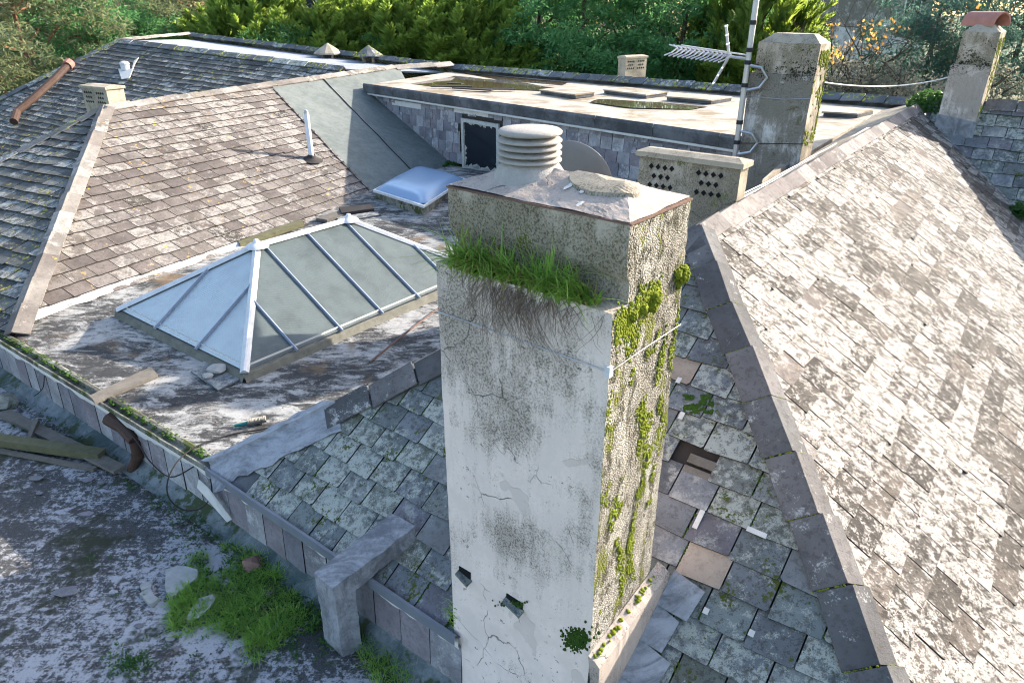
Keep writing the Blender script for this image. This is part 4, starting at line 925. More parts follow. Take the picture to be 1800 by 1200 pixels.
# ---- grass and dry roots on the ledge
def blade(mb, p, d, up_, L_, w_, bend, r, segs=4):
    side = d.cross(up_).normalized() if d.cross(up_).length > 1e-3 else Vector((1, 0, 0)); vs = []; fs = []
    for k in range(segs + 1):
        f = k / segs; c = p + up_ * L_ * (f - bend * 0.55 * f * f) + d * L_ * bend * f * f * 0.9 + d * L_ * 0.25 * f
        ww = w_ * (1 - f ** 1.6) + 0.0003; vs += [c - side * ww / 2, c + side * ww / 2]
    fs = [(2 * k, 2 * k + 1, 2 * k + 3, 2 * k + 2) for k in range(segs)]; mb.add(vs, fs, 0, r)
mb = MB(); rg_ = random.Random(9)
strw = MB()
for c_ in range(170):
    b = 0.03 + 1.02 * rg_.random() ** 0.85
    dens = noise.noise(Vector((b * 6.1, 1, 7))) + 0.35 * (b > 0.3) + 0.15
    if dens < rg_.uniform(-0.25, 0.35): continue
    lean = (-u * rg_.uniform(0.2, 1.0) + v * rg_.gauss(-0.35, 0.6)).normalized(); Lc = rg_.uniform(0.12, 0.30) * (0.75 + 0.45 * max(0, dens)); bc = rg_.uniform(0.15, 1.1); hue = rg_.random()
    for k in range(rg_.randrange(6, 15)):
        p0 = cpt(rg_.uniform(0.0, ua), b + rg_.gauss(0, 0.018), ZS + rg_.uniform(-0.04, 0.01)); d = (lean + u * rg_.gauss(0, 0.35) + v * rg_.gauss(0, 0.35)); d.z = 0; d.normalize()
        tgt = strw if rg_.random() < 0.17 else mb
        blade(tgt, p0, d, UP, Lc * rg_.uniform(0.35, 1.25), rg_.uniform(0.007, 0.016), max(0.05, bc + rg_.gauss(0, 0.25)), min(1, max(0, hue + rg_.uniform(-.3, .3))), 5)
o = strw.build('dry_grass', M['grass_dry']); tag(o, 'dead straw blades among the green grass on the near chimney ledge', 'grass', kind='stuff')
o = mb.build('grass', M['grass']); tag(o, 'long green grass growing on the ledge of the near chimney', 'grass', kind='stuff')
mb = MB()
for i in range(230):
    b = rg_.gauss(0.52, 0.17); b = min(0.95, max(0.04, b)); p0 = cpt(rg_.uniform(-0.01, 0.02), b, ZS + rg_.uniform(-0.05, 0.01)); L_ = rg_.uniform(0.08, 0.28) * (1.3 if 0.4 < b < 0.8 else 0.8)
    dr = v * rg_.gauss(0, 0.55); pts = []; w1, w2 = rg_.uniform(-1, 1), rg_.uniform(-1, 1)
    for k in range(6):
        f = k / 5; pts.append(p0 - u * (0.008 + 0.05 * sin(f * 2.6) * rg_.uniform(0.6, 1)) - UP * L_ * f ** 1.2 + dr * L_ * f + v * 0.03 * (w1 * sin(f * 4) + w2 * f * f))
    mb.tube(pts, [0.0016 * (1.1 - 0.7 * k / 5) for k in range(6)], 3, caps=False)
o = mb.build('dry_roots', M['root']); tag(o, 'tangle of dry brown roots hanging below the grass on the near chimney', 'roots', kind='stuff')

# ------------------------------------------------------------------ skylight
SA = az(37.5); sk_z = 0.105
B1, B2 = at(430, 652, sk_z), at(215, 543, sk_z); mid = (B1 + B2) / 2; across = (B2 - B1); across -= SA * across.dot(SA); SWd = across.length; across.normalize()
mid = B1 + across * SWd / 2
vp = SA.cross(UP); K1 = onp(452, 434, mid, vp); K2 = onp(613, 386, mid, vp); kz = (K1.z + K2.z) / 2
ins = (K1 - mid).dot(SA); RL = (K2 - K1).dot(SA); SL = RL + 2 * ins
K1 = mid + SA * ins; K1.z = kz; K2 = mid + SA * (ins + RL); K2.z = kz
0 and print('SKYLIGHT width %.2f inset %.2f ridge %.2f ridge z %.2f' % (SWd, ins, RL, kz))
B3, B4 = B1 + SA * SL, B1 + SA * SL + across * SWd; B2 = B1 + across * SWd
sk = thing('glazed_skylight', 'hipped glass skylight with white ridge and glazing bars on the deck', 'skylight', (mid.x, mid.y, 0))
mb = MB(); cs = [B1, B3, B4, B2]; kt = 0.09
for i in range(4):
    p, q = cs[i], cs[(i + 1) % 4]; d = (q - p).normalized(); nn_ = d.cross(UP)
    if nn_.dot(p - (mid + SA * SL / 2)) < 0: nn_ = -nn_
    o_ = 0.05; p2, q2 = p - d * 0.05, q + d * 0.05
    gl_ = lambda w, off, z: w + nn_ * off + UP * (z - w.z)
    zp, zq = deckz(p) - 0.03, deckz(q) - 0.03
    for (a, b, c_, d_) in ((gl_(p2, 0.10, zp), gl_(q2, 0.10, zq), gl_(q2, 0.045, sk_z - 0.03), gl_(p2, 0.045, sk_z - 0.03)), (gl_(p2, 0.045, sk_z - 0.03), gl_(q2, 0.045, sk_z - 0.03), gl_(q2, 0.0, sk_z - 0.015), gl_(p2, 0.0, sk_z - 0.015)), (gl_(p2, 0.0, sk_z - 0.015), gl_(q2, 0.0, sk_z - 0.015), gl_(q2, -0.02, -0.3), gl_(p2, -0.02, -0.3))):
        mb.grid(a, b, c_, d_, 24, 2, 0.006, 3.0)
mb.build('kerb', M['dome_kerb'], sk)
def sky_plane(o, s_, top_a, top_b, base_a, base_b, nb, tag_):
    n = nrm(base_a, base_b, top_a); ctr = (K1 + K2) / 2 - UP * 1.0
    if n.dot(base_a - ctr) < 0: n = -n
    s2 = (base_b - base_a).normalized(); t2 = n.cross(s2); t2 = t2 if t2.z > 0 else -t2
    poly = [st(x, base_a, s2, t2) for x in ((base_a, base_b, top_b, top_a) if (top_a - top_b).length > 0.01 else (base_a, base_b, top_a))]
    L_ = (base_b - base_a).length
    def inside_top(x):    # height of the plane's edge above base position x
        c = clip([(x - 0.001, -0.01), (x + 0.001, -0.01), (x + 0.001, 9), (x - 0.001, 9)], 0, 1, 0); c = clip_convex(c, poly if sum(poly[i][0] * poly[(i + 1) % len(poly)][1] - poly[(i + 1) % len(poly)][0] * poly[i][1] for i in range(len(poly))) > 0 else poly[::-1])
        return max(q[1] for q in c) if c else 0
    pol = poly if sum(poly[i][0] * poly[(i + 1) % len(poly)][1] - poly[(i + 1) % len(poly)][0] * poly[i][1] for i in range(len(poly))) > 0 else poly[::-1]
    for k in range(nb):
        x0, x1 = L_ * k / nb, L_ * (k + 1) / nb; c = clip_convex([(x0 + 0.006, -0.02), (x1 - 0.006, -0.02), (x1 - 0.006, 9), (x0 + 0.006, 9)], [(a, b) for a, b in pol])
        if len(c) >= 3: MB().prism([base_a + s2 * a + t2 * b for a, b in c], n * 0.007).build('glass_pane', M['glass'], sk)
    for k in range(1, nb):
        x = L_ * k / nb; h_ = inside_top(x)
        if h_ > 0.15:
            a = base_a + s2 * x - t2 * 0.03 + n * 0.006; b = base_a + s2 * x + t2 * (h_ - 0.02) + n * 0.006
            m_ = MB(); m_.box(a - s2 * 0.016, s2 * 0.032, b - a, n * 0.010); m_.box(a - s2 * 0.007 + n * 0.010, s2 * 0.014, b - a, n * 0.020); m_.build('glazing_bar', M['blue_bar'], sk)
sky_plane(None, None, K1, K2, B1, B3, 6, 'front')
sky_plane(None, None, K1, K2, B2, B4, 6, 'back')
sky_plane(None, None, K1, K1, B1, B2, 3, 'end')
sky_plane(None, None, K2, K2, B3, B4, 3, 'end2')
def capbar(a, b, w_, name):
    d = (b - a).normalized(); s_ = d.cross(UP).normalized(); n_ = s_.cross(d); n_ = n_ if n_.z > 0 else -n_
    sec = [(-w_, -0.018), (-w_ * 0.4, 0.022), (0, 0.034), (w_ * 0.4, 0.022), (w_, -0.018)]
    vs = [p + s_ * x + n_ * (h_ + 0.018) for p in (a, b) for x, h_ in sec]
    mk(name, vs, [(i, i + 1, 6 + i, 5 + i) for i in range(4)] + [(4, 3, 2, 1, 0), (5, 6, 7, 8, 9)], M['white_frame'], sk)
for (a, b) in ((B1, K1), (B2, K1), (B3, K2), (B4, K2)): capbar(a + (a - b).normalized() * 0.03, b, 0.055, 'hip_cap')
capbar(K1, K2, 0.07, 'ridge_cap')
for k_ in (K1, K2):
    m_ = MB(); m_.lathe(k_ + UP * 0.0, [(0.16, -0.005), (0.13, 0.03), (0.07, 0.05), (0.045, 0.07), (0.03, 0.10)], 14, cap1=True); m_.build('apex_saddle', M['white_frame'], sk, smooth=True)
# pale room below the glass
mb = MB(); q = [x + (mid + SA * SL / 2 - x) * 0.02 for x in (B1, B3, B4, B2)]
mb.prism([Vector((x.x, x.y, -0.9)) for x in q], UP * 0.02); 
for i in range(4):
    a, b = q[i], q[(i + 1) % 4]; mb.quad(Vector((a.x, a.y, -0.9)), Vector((b.x, b.y, -0.9)), Vector((b.x, b.y, 0.16)), Vector((a.x, a.y, 0.16)))
mb.build('light_well', M['house_white'], sk)

# ------------------------------------------------------------------ dome rooflight
dz = 0.30; d0, d1, d2, d3 = at(660, 337, dz), at(745, 364, dz), at(815, 318, dz), at(722, 304, dz)
dm = thing('dome_rooflight', 'blue white plastic dome rooflight on a mossy kerb beside the skylight', 'rooflight', ((d0 + d2) / 2))
d3 = d0 + (d2 - d1)
mb = MB(); mb.prism([p + UP * -0.25 for p in (d0, d1, d2, d3)], UP * 0.25); mb.build('kerb', M['gutter'], dm)
mb = MB(); c = (d0 + d2) / 2; ex = [c + (p - c) * 1.05 for p in (d0, d1, d2, d3)]; mb.prism(ex, UP * 0.05); mb.build('rim', M['white_frame'], dm)
mb = MB(); n_ = 16; vs = []
for j in range(n_ + 1):
    for i in range(n_ + 1):
        a, b = i / n_, j / n_; p = d0 * (1 - a) * (1 - b) + d1 * a * (1 - b) + d2 * a * b + d3 * (1 - a) * b
        h_ = (1 - (2 * a - 1) ** 6) * (1 - (2 * b - 1) ** 6); vs.append(p + UP * (0.05 + 0.16 * h_ ** 0.8))
mb.add(vs, [(j * (n_ + 1) + i, j * (n_ + 1) + i + 1, (j + 1) * (n_ + 1) + i + 1, (j + 1) * (n_ + 1) + i) for j in range(n_) for i in range(n_)])
mb.build('dome', M['dome'], dm, smooth=True)

# ------------------------------------------------------------------ lead covered parapet stub over the eaves
pa, pb_, pc, pd = at(552, 1008, 0.10), at(585, 1034, 0.10), onp(729, 926, E + nH * 0.12, nH), onp(686, 902, E + nH * 0.12, nH)
par = thing('lead_parapet', 'lead wrapped parapet stub over the eaves beside the near chimney', 'parapet', (pa.x, pa.y, LOW))
mb = MB(); dd = (pd - pa)
def sidegrid(a, b, c, d, nu, nv): mb.grid(a, b, c, d, nu * 2, nv * 2, 0.012, 5.0)
lo = lambda p, f=0.0: Vector((p.x, p.y, LOW)) + (pb_ - pa).normalized() * f
pm1, pm2 = pb_ + (pc - pb_) * 0.24, pa + (pd - pa) * 0.24
low_ = lambda p: Vector((p.x, p.y, LOW - 0.02))
sidegrid(pa, pb_, pc, pd, 4, 16)
sidegrid(low_(pa), low_(pb_), pb_, pa, 4, 14); sidegrid(low_(pb_), low_(pm1), pm1, pb_, 4, 14); sidegrid(low_(pm2), low_(pa), pa, pm2, 4, 14); sidegrid(low_(pm1), low_(pm2), pm2, pm1, 4, 14)
dn = lambda p, k: p - UP * k
sidegrid(dn(pm1, 0.16), dn(pc, 0.16), pc, pm1, 12, 3); sidegrid(dn(pd, 0.16), dn(pm2, 0.16), pm2, pd, 12, 3); sidegrid(dn(pc, 0.2), dn(pd, 0.2), pd, pc, 4, 3)
mb.build('lead_casing', M['lead'], par, smooth=False)

# ------------------------------------------------------------------ other chimneys and vents
def stack(name, label, cat, C, azs, w_, d_, z0_, z1_, mats, cap='hip', band=None, group=None):
    uu, vv = az(azs), az(azs - 90); t = thing(name, label, cat, (C.x, C.y, z0_), group)
    P = lambda a, b, z: Vector((C.x, C.y, 0)) + uu * a + vv * b + UP * z
    m_ = MB(); A2 = 0.008; zb = z1_ - (band or 0)
    for (p, q, mi) in (((0, 0), (0, w_), 0), ((d_, 0), (0, 0), 1), ((0, w_), (d_, w_), 0), ((d_, w_), (d_, 0), 0)):
        m_.grid(P(*p, z0_), P(*q, z0_), P(*q, zb), P(*p, zb), 16, 30, A2, 2.0, mi)
    m_.quad(P(0, 0, zb), P(0, w_, zb), P(d_, w_, zb), P(d_, 0, zb)); m_.build('shaft', mats, t)
    if band:
        m_ = MB(); i_ = 0.05
        for (p, q, mi) in (((i_, 0), (i_, w_ - i_), 0), ((d_, 0), (i_, 0), 1), ((i_, w_ - i_), (d_, w_ - i_), 0), ((d_, w_ - i_), (d_, 0), 0)):
            m_.grid(P(*p, zb), P(*q, zb), P(*q, z1_), P(*p, z1_), 16, 10, A2, 3.0, mi)
        m_.build('head', [M['render_old'], mats[1]], t)
    if cap == 'hip':
        m_ = MB(); i_ = 0.05 if band else 0; q = [P(i_, 0, z1_), P(i_, w_ - i_, z1_), P(d_, w_ - i_, z1_), P(d_, 0, z1_)]; h_ = 0.12
        t_ = [P(i_ + 0.14, 0.16, z1_ + h_), P(i_ + 0.14, w_ - 0.2, z1_ + h_), P(d_ - 0.14, w_ - 0.2, z1_ + h_), P(d_ - 0.14, 0.16, z1_ + h_)]
        for k in range(4): m_.grid(q[k], q[(k + 1) % 4], t_[(k + 1) % 4], t_[k], 12, 4, 0.01, 4)
        m_.grid(t_[0], t_[1], t_[2], t_[3], 8, 6, 0.01, 4); m_.build('cement_cap', M['render_tan'], t)
    return t, P
# middle chimney beside the aerial mast
C2 = AP + RID * 5.15 + az(307) * 0.62
zb2 = zrow(C2, 262)
def fit_w(C, azs, xpix, z, side):
    lo_, hi_ = 0.05, 4.0; dvec = az(azs - 90) if side == 'w' else az(azs)
    for _ in range(40):
        m_ = (lo_ + hi_) / 2; x = proj(C + dvec * m_ + UP * (z - C.z))[0]
        if side == 'w': lo_, hi_ = (m_, hi_) if x > xpix else (lo_, m_)
        else: lo_, hi_ = (m_, hi_) if x < xpix else (lo_, m_)
    return lo_
for _ in range(40):   # slide along the ridge until the front corner stands at the right bearing
    x = proj((C2.x, C2.y, zrow(C2, 150)))[0]; C2 = C2 + RID * (0.01 if x < 1430 else -0.01) * 4
    if abs(x - 1430) < 4: break
ztop2 = zrow(C2, 78); w2 = fit_w(C2, 38, 1306, zrow(C2, 230), 'w'); dd2 = fit_w(C2, 38, 1461, ztop2, 'd')
0 and print('CHIMNEY2', C2, 'top', ztop2, 'w', w2, 'd', dd2, proj((C2.x, C2.y, ztop2)))
c2, P2 = stack('middle_chimney', 'blotched grey and white rendered chimney beside the aerial mast', 'chimney', C2, 38, w2, min(0.9, dd2), 1.0, ztop2, [M['render_grey'], M['render_old']], band=0.42)
MB().tube([P2(-0.01, w2 + .01, ztop2 - 0.75), P2(-0.01, w2 * 0.4, ztop2 - 0.76), P2(-0.01, -0.01, ztop2 - 0.72)], 0.006, 5).build('tie_wire', M['galv'], c2)
MB().tube([P2(-0.01, w2 + .01, ztop2 - 1.45), P2(-0.01, -0.01, ztop2 - 1.36)], 0.006, 5).build('tie_wire', M['cable_dark'], c2)
# far right chimney with the half round terracotta hood
C3 = onp(1708, 242, V0, N_C)
zt3 = zrow(C3, 58); w3 = fit_w(C3, 38, 1664, zrow(C3, 150), 'w'); d3_ = fit_w(C3, 38, 1783, zt3, 'd')
0 and print('CHIMNEY3', C3, zt3, w3, d3_)
c3, P3 = stack('hooded_chimney', 'far right white rendered chimney with half round terracotta hood', 'chimney', C3, 38, w3, min(0.9, d3_), 0.6, zt3, [M['render_white'], M['render_old']], band=0.55)
m_ = MB(); dh = min(0.9, d3_); hc_ = P3(dh / 2, w3 / 2, zt3 + 0.10); K = 12; rr_, Lh = 0.24, 0.62; vs = []
ax_ = az(38 - 62); sd_ = ax_.cross(UP)
for L_, th_ in ((-Lh / 2, 0), (Lh / 2, 0), (-Lh / 2, 0.03), (Lh / 2, 0.03)):
    for k in range(K + 1): q = pi * k / K; vs.append(hc_ + ax_ * L_ + sd_ * cos(q) * (rr_ - th_) + UP * sin(q) * (rr_ - th_))
n1 = K + 1
fs = [(k, k + 1, n1 + k + 1, n1 + k) for k in range(K)] + [(2 * n1 + k + 1, 2 * n1 + k, 3 * n1 + k, 3 * n1 + k + 1) for k in range(K)] + [(k + 1, k, 2 * n1 + k, 2 * n1 + k + 1) for k in range(K)] + [(n1 + k, n1 + k + 1, 3 * n1 + k + 1, 3 * n1 + k) for k in range(K)]
m_.add(vs, fs); m_.build('terracotta_hood', M['terracotta'], c3)
MB().prism([P3(-0.02, -0.02, 1.3), P3(-0.02, w3 + 0.02, 1.3), P3(-0.02, w3 + 0.02, zrow(C3, 205)), P3(-0.02, -0.02, zrow(C3, 215))], -az(38) * 0.008).build('lead_flashing', M['lead'], c3)
mb = MB(); rm = random.Random(31)
for (PP, ww_, zt_, dd_) in ((P2, w2, ztop2, min(0.9, dd2)), (P3, w3, zt3, min(0.9, d3_))):
    zb_ = zt_ - (0.42 if PP is P2 else 0.55)
    for i in range(800):
        b = rm.random() * ww_; z = zb_ + rm.gauss(0.04, 0.06)
        if noise.noise(Vector((b * 5, z * 5, ww_ * 9))) + 0.7 * noise.noise(Vector((b * 17, z * 17, 3))) > 0.12: dome(mb, PP(0.045 if z > zb_ else -0.004, b, z), -az(38), rm.uniform(0.003, 0.008), i, 0.4)
    for i in range(700):
        b = rm.random() * ww_; z = zt_ - rm.uniform(0.08, 0.40)
        if noise.noise(Vector((b * 4, z * 5, ww_ * 3 + 4))) + 0.8 * noise.noise(Vector((b * 19, z * 19, 8))) > 0.25: dome(mb, PP(0.045, b, z), -az(38), rm.uniform(0.003, 0.008), i, 0.4)
o = mb.build('moss', M['moss_black'], smooth=True); tag(o, 'dark moss crust round the heads of the two right hand chimneys', 'moss', kind='stuff')
mb = MB()
for (PP, ww_, zt_, dd_) in ((P2, w2, ztop2, min(0.9, dd2)), (P3, w3, zt3, min(0.9, d3_))):
    for i in range(1500):
        a = rm.random() * dd_; z = zt_ - rm.uniform(0.1, 1.4)
        if noise.noise(Vector((a * 7, z * 2.2, 6))) + 0.5 * noise.noise(Vector((a * 20, z * 9, 2))) > 0.12: dome(mb, PP(a, -0.004, z), az(128), rm.uniform(0.008, 0.02), i, 0.6)
o = mb.build('moss', M['moss'], smooth=True); tag(o, 'yellow moss on the sunlit sides of the two right hand chimneys', 'moss', kind='stuff')
# perforated vent stacks
def vent_stack(name, label, C, azs, w_, d_, z0_, z1_, mats, sc=1.0, cols=4):
    uu, vv = az(azs), az(azs - 90); t = thing(name, label, 'vent stack', (C.x, C.y, z0_), 'perforated vent stacks')
    P = lambda a, b, z: Vector((C.x, C.y, 0)) + uu * a + vv * b + UP * z
    m_ = MB()
    for (p, q, mi) in (((0, 0), (0, w_), 0), ((d_, 0), (0, 0), 1), ((0, w_), (d_, w_), 0), ((d_, w_), (d_, 0), 0)): m_.grid(P(*p, z0_), P(*q, z0_), P(*q, z1_), P(*p, z1_), 14, 12, 0.005, 2.0, mi)
    m_.build('stack_body', mats, t)
    ov = 0.035; m_ = MB(); hh = 0.055 * sc
    m_.prism([P(-ov, -ov, z1_), P(d_ + ov, -ov, z1_), P(d_ + ov, w_ + ov, z1_), P(-ov, w_ + ov, z1_)][::-1], UP * hh)
    tp = [P(-ov, -ov, z1_ + hh), P(-ov, w_ + ov, z1_ + hh), P(d_ + ov, w_ + ov, z1_ + hh), P(d_ + ov, -ov, z1_ + hh)]
    tq = [P(d_ * 0.35, 0.06, z1_ + hh * 1.6), P(d_ * 0.35, w_ - 0.06, z1_ + hh * 1.6), P(d_ * 0.65, w_ - 0.06, z1_ + hh * 1.6), P(d_ * 0.65, 0.06, z1_ + hh * 1.6)]
    for k in range(4): m_.quad(tp[k], tp[(k + 1) % 4], tq[(k + 1) % 4], tq[k])
    m_.quad(*tq); m_.build('coping_slab', M['render_tan'], t)
    e_ = 0.030 * sc
    for grp in (0.24, 0.72):
        for r_ in range(3):
            nn_ = cols if r_ != 1 else cols - 1
            for k in range(nn_):
                b = w_ * (1 - grp) + (k - (nn_ - 1) / 2) * 0.085 * sc; z = z1_ - (0.10 + 0.105 * r_) * sc
                MB().prism([P(-0.008, b - e_, z), P(-0.008, b, z - e_ * 1.1), P(-0.008, b + e_, z), P(-0.008, b, z + e_ * 1.1)], -uu * -0.006).build('vent_hole_shade', M['hole'], t)  # flat dark plate, the inner shade of a hole painted as colour
    return t
CV = AP + RID * 1.55 + az(307) * 0.20
for _ in range(80):
    x = proj((CV.x, CV.y, zrow(CV, 330)))[0]
    if abs(x - 1296) < 3: break
    CV = CV + RID * (0.02 if x < 1296 else -0.02)
zv = zrow(CV, 297); wv_ = fit_w(CV, 38, 1124, zrow(CV + az(-52) * 1.1, 280), 'w')
0 and print('VENT', CV, zv, wv_)
vent_stack('vent_stack', 'grey rendered vent stack with diamond holes just behind the near chimney', CV, 38, wv_, 0.22, 1.1, zv, [M['render_old'], M['render_tan']])
CV2 = at(196, 200, 1.62); vs2 = vent_stack('vent_stack', 'small tan vent stack with rows of holes behind the far left hip', CV2, 30, 1.0, 0.45, 0.3, zrow(CV2, 158), [M['render_tan'], M['render_tan']], 1.0)
CV3 = g0 + gd * 11.2 - fout * 1.0; CV3 = at(1098, 128, 1.75); 
vent_stack('vent_stack', 'tan vent stack poking up behind the far mossy ridge before the conifers', CV3 + az(60) * 1.0, -35, 1.05, 0.4, 0.3, zrow(CV3, 103), [M['render_tan'], M['render_old']], 1.1)
# two little cowls with conical hats
for i, (x, y, lb) in enumerate(((579, 112, 'left of two small conical stone cowls behind the dark ridge'), (650, 116, 'right mossy one of two small conical cowls behind the dark ridge'))):
    c = at(x, y, 1.88); t = thing('vent_cowl', lb, 'cowl', c, 'conical vent cowls'); D_ = (c - EYE).length; R_ = 22.0 / FPX * D_; 
    zh = zrow(c, y - 19); zt_ = zrow(c, y - 36)
    MB().lathe(Vector((c.x, c.y, zh)), [(R_, -0.05), (R_ * 1.02, 0.0), (R_ * 0.5, (zt_ - zh) * 0.55), (0.02, zt_ - zh)], 10, cap0=True).build('conical_hat', M['render_tan'] if i == 0 else M['tile_mossy'], t)
    for k in range(4):
        q = pi / 4 + k * pi / 2; r_ = R_ * 0.42; MB().tube([c + Vector((cos(q) * r_ * 0.9, sin(q) * r_ * 0.9, -0.25)), c + Vector((cos(q) * r_, sin(q) * r_, 0)), Vector((c.x + cos(q) * r_ * 1.25, c.y + sin(q) * r_ * 1.25, zh))], 0.06, 6).build('leg', M['render_old'], t)
# ------------------------------------------------------------------ aerial mast and antenna
mc = P2(-0.10, w2 + 0.02, 0); mz0, mz1 = zrow(mc, 275), 5.2
mst = thing('aerial_mast', 'galvanised aerial mast strapped to the middle chimney', 'mast', (mc.x, mc.y, mz0))
MB().tube([Vector((mc.x, mc.y, mz0)), Vector((mc.x, mc.y, mz1))], 0.042, 10).build('pole', M['galv'], mst)
for y in (40, 88, 110, 150, 215, 250): MB().lathe(Vector((mc.x, mc.y, zrow(mc, y))), [(0.044, -0.03), (0.05, -0.03), (0.05, 0.03), (0.044, 0.03)], 10).build('band', M['black_plastic'], mst)
for y in (115, 230):
    z = zrow(mc, y); sd_ = az(128); MB().tube([Vector((mc.x, mc.y, z)), Vector((mc.x, mc.y, z - 0.02)) + sd_ * 0.22 - az(38) * 0.02, Vector((mc.x, mc.y, z - 0.16)) + sd_ * 0.30 + az(38) * 0.05, Vector((mc.x, mc.y, z - 0.30)) + sd_ * 0.22 + az(38) * 0.02, Vector((mc.x, mc.y, z - 0.36))], 0.022, 6).build('bracket', M['galv'], mst)
ant = thing('television_aerial', 'pinkish many rod television aerial on the mast', 'aerial', (mc.x, mc.y, zrow(mc, 105)))
bz = zrow(mc, 104); b0 = Vector((mc.x, mc.y, bz)); bd = (az(-70) + UP * 0.10).normalized(); Lb = 1.05
MB().tube([b0, b0 + bd * Lb], 0.022, 6).build('boom', M['alu'], ant); MB().tube([b0 + UP * 0.05, b0 + bd * Lb * 0.95 + UP * 0.07], 0.012, 5).build('boom_stay', M['alu'], ant)
cr = bd.cross(UP).normalized(); cu = (cr * 0.8 + UP * 0.25).normalized()
for k in range(13):
    c = b0 + bd * (0.25 + 0.8 * k / 12); h_ = 0.22
    for s_ in (-1, 1): MB().tube([c + UP * 0.03, c + cu * s_ * h_ * 0.6 + bd * 0.07, c + cu * s_ * h_ + bd * 0.16 - UP * 0.02], 0.0115, 5).build('rod', M['alu'], ant)
for s_, zz in ((1, 0.42), (-1, -0.40)):
    q = b0 + bd * 0.28; MB().tube([q, q + UP * zz + bd * (0.10 if s_ > 0 else 0.18)], 0.022, 6).build('reflector_arm', M['alu'], ant)
    for k in range(3):
        c = q + (UP * zz + bd * (0.10 if s_ > 0 else 0.18)) * (0.4 + 0.28 * k); MB().tube([c - cr * 0.26, c + cr * 0.26], 0.010, 5).build('reflector_rod', M['alu'], ant)
# cables
def sag(a, b, s_, n=16): return [a.lerp(b, k / n) - UP * s_ * 4 * (k / n) * (1 - k / n) for k in range(n + 1)]
m_ = MB().tube(sag(P2(0.5, -0.02, zrow(C2, 150)), P3(-0.01, w3, zrow(C3, 140)), 0.10), 0.011, 6)
tag(m_.build('overhead_cable', M['cable_white']), 'white cable slung between the middle and far right chimneys', 'cable')
pts = [CV + az(307) * 0.35 + UP * (zrow(CV, 345) - CV.z)]
cz = lambda a, off, dz_: AP + RID * a + az(307) * off - UP * dz_
pts = [cz(1.7 + 0.6 * k, 0.36 - 0.01 * k + 0.03 * noise.noise(Vector((k * 0.7, 0, 0))), 0.19 - 0.01 * k) for k in range(9)] + [cz(7.2, 0.18, 0.02), cz(8.3, 0.10, 0.12), cz(9.0, 0.0, 0.20)]
tag(MB().tube(pts, 0.014, 6).build('ridge_cable', M['cable_white']), 'white cable snaking along the gutter behind the sunlit ridge', 'cable')
tag(MB().tube([p + az(307) * 0.05 + UP * 0.005 + RID * 0.1 for p in pts[:8]], 0.010, 6).build('ridge_cable', M['galv']), 'thin grey cable lying beside the white one behind the sunlit ridge', 'cable')
# satellite dish behind the near chimney
dc = EYE + ray(1003, 316) * 9.6; R_ = 70 / FPX * 9.6 * 1.05
ds = thing('satellite_dish', 'brown grey satellite dish seen from behind beyond the cowl', 'dish', (dc.x, dc.y, 0.3))
MB().lathe(dc, [(0.02, -0.14), (R_ * 0.5, -0.105), (R_ * 0.85, -0.045), (R_, 0.0), (R_ * 1.01, 0.012), (R_, 0.02), (R_ * 0.85, -0.03), (R_ * 0.5, -0.09), (0.02, -0.12)], 40, axis=(az(20) + UP * 0.32).normalized()).build('dish_bowl', M['dish'], ds, smooth=True)
MB().tube([Vector((dc.x, dc.y, 0.2)), Vector((dc.x, dc.y, dc.z - 0.12))], 0.04, 8).build('dish_pole', M['galv'], ds)
# white flue pipe on the left slope
fb = onp(548, 280, LA + nL * 0.03, nL); zt_ = zrow(fb, 200)
fp = thing('flue_pipe', 'white plastic vent pipe standing on the brown slate slope', 'pipe', fb)
MB().tube([fb - UP * 0.1, Vector((fb.x, fb.y, zt_))], 0.062, 12).build('pipe', M['pipe_white'], fp); MB().lathe(Vector((fb.x, fb.y, zt_)), [(0.05, 0), (0.05, 0.06), (0.03, 0.08)], 10, cap1=True).build('pipe_cap', M['galv'], fp)
MB().lathe(fb - nL * 0.01, [(0.26, 0.0), (0.2, 0.02), (0.12, 0.06), (0.07, 0.12)], 20, axis=(nL + UP).normalized()).build('pipe_flashing', M['under'], fp)
# old soil pipe lying on the dark roof
pp = [onp(x, y, A0 + N_A * 0.25, N_A) for x, y in ((24, 214), (30, 196), (60, 172), (95, 140), (118, 116))]
sp = thing('soil_pipe', 'rusty brown soil pipe lying down the dark slate roof', 'pipe', pp[0])
Dp = (pp[2] - EYE).length; MB().tube(pp, 5.0 / FPX * Dp, 10).build('pipe', M['pipe_brown'], sp); MB().tube([pp[-1], pp[-1] + (pp[-1] - pp[-2]) * 0.25], 7.0 / FPX * Dp, 10).build('terracotta_collar', M['terracotta'], sp)
# small vent with lead slipped on the dark roof
q = onp(220, 118, A0 + N_A * 0.12, N_A); vt = thing('roof_vent', 'small white vent with torn lead on the dark slate roof', 'vent', q); 
MB().lathe(q, [(0.15, -0.1), (0.15, 0.08), (0.17, 0.09), (0.16, 0.15), (0.10, 0.19)], 14, cap1=True).build('vent_cap', M['white_frame'], vt)
qq = [onp(x, y, A0 + N_A * 0.06, N_A) for x, y in ((208, 122), (232, 122), (236, 108), (244, 102), (238, 112), (228, 138), (214, 140))]
MB().prism(qq, N_A * 0.02).build('torn_lead', M['mortar_white'], vt)
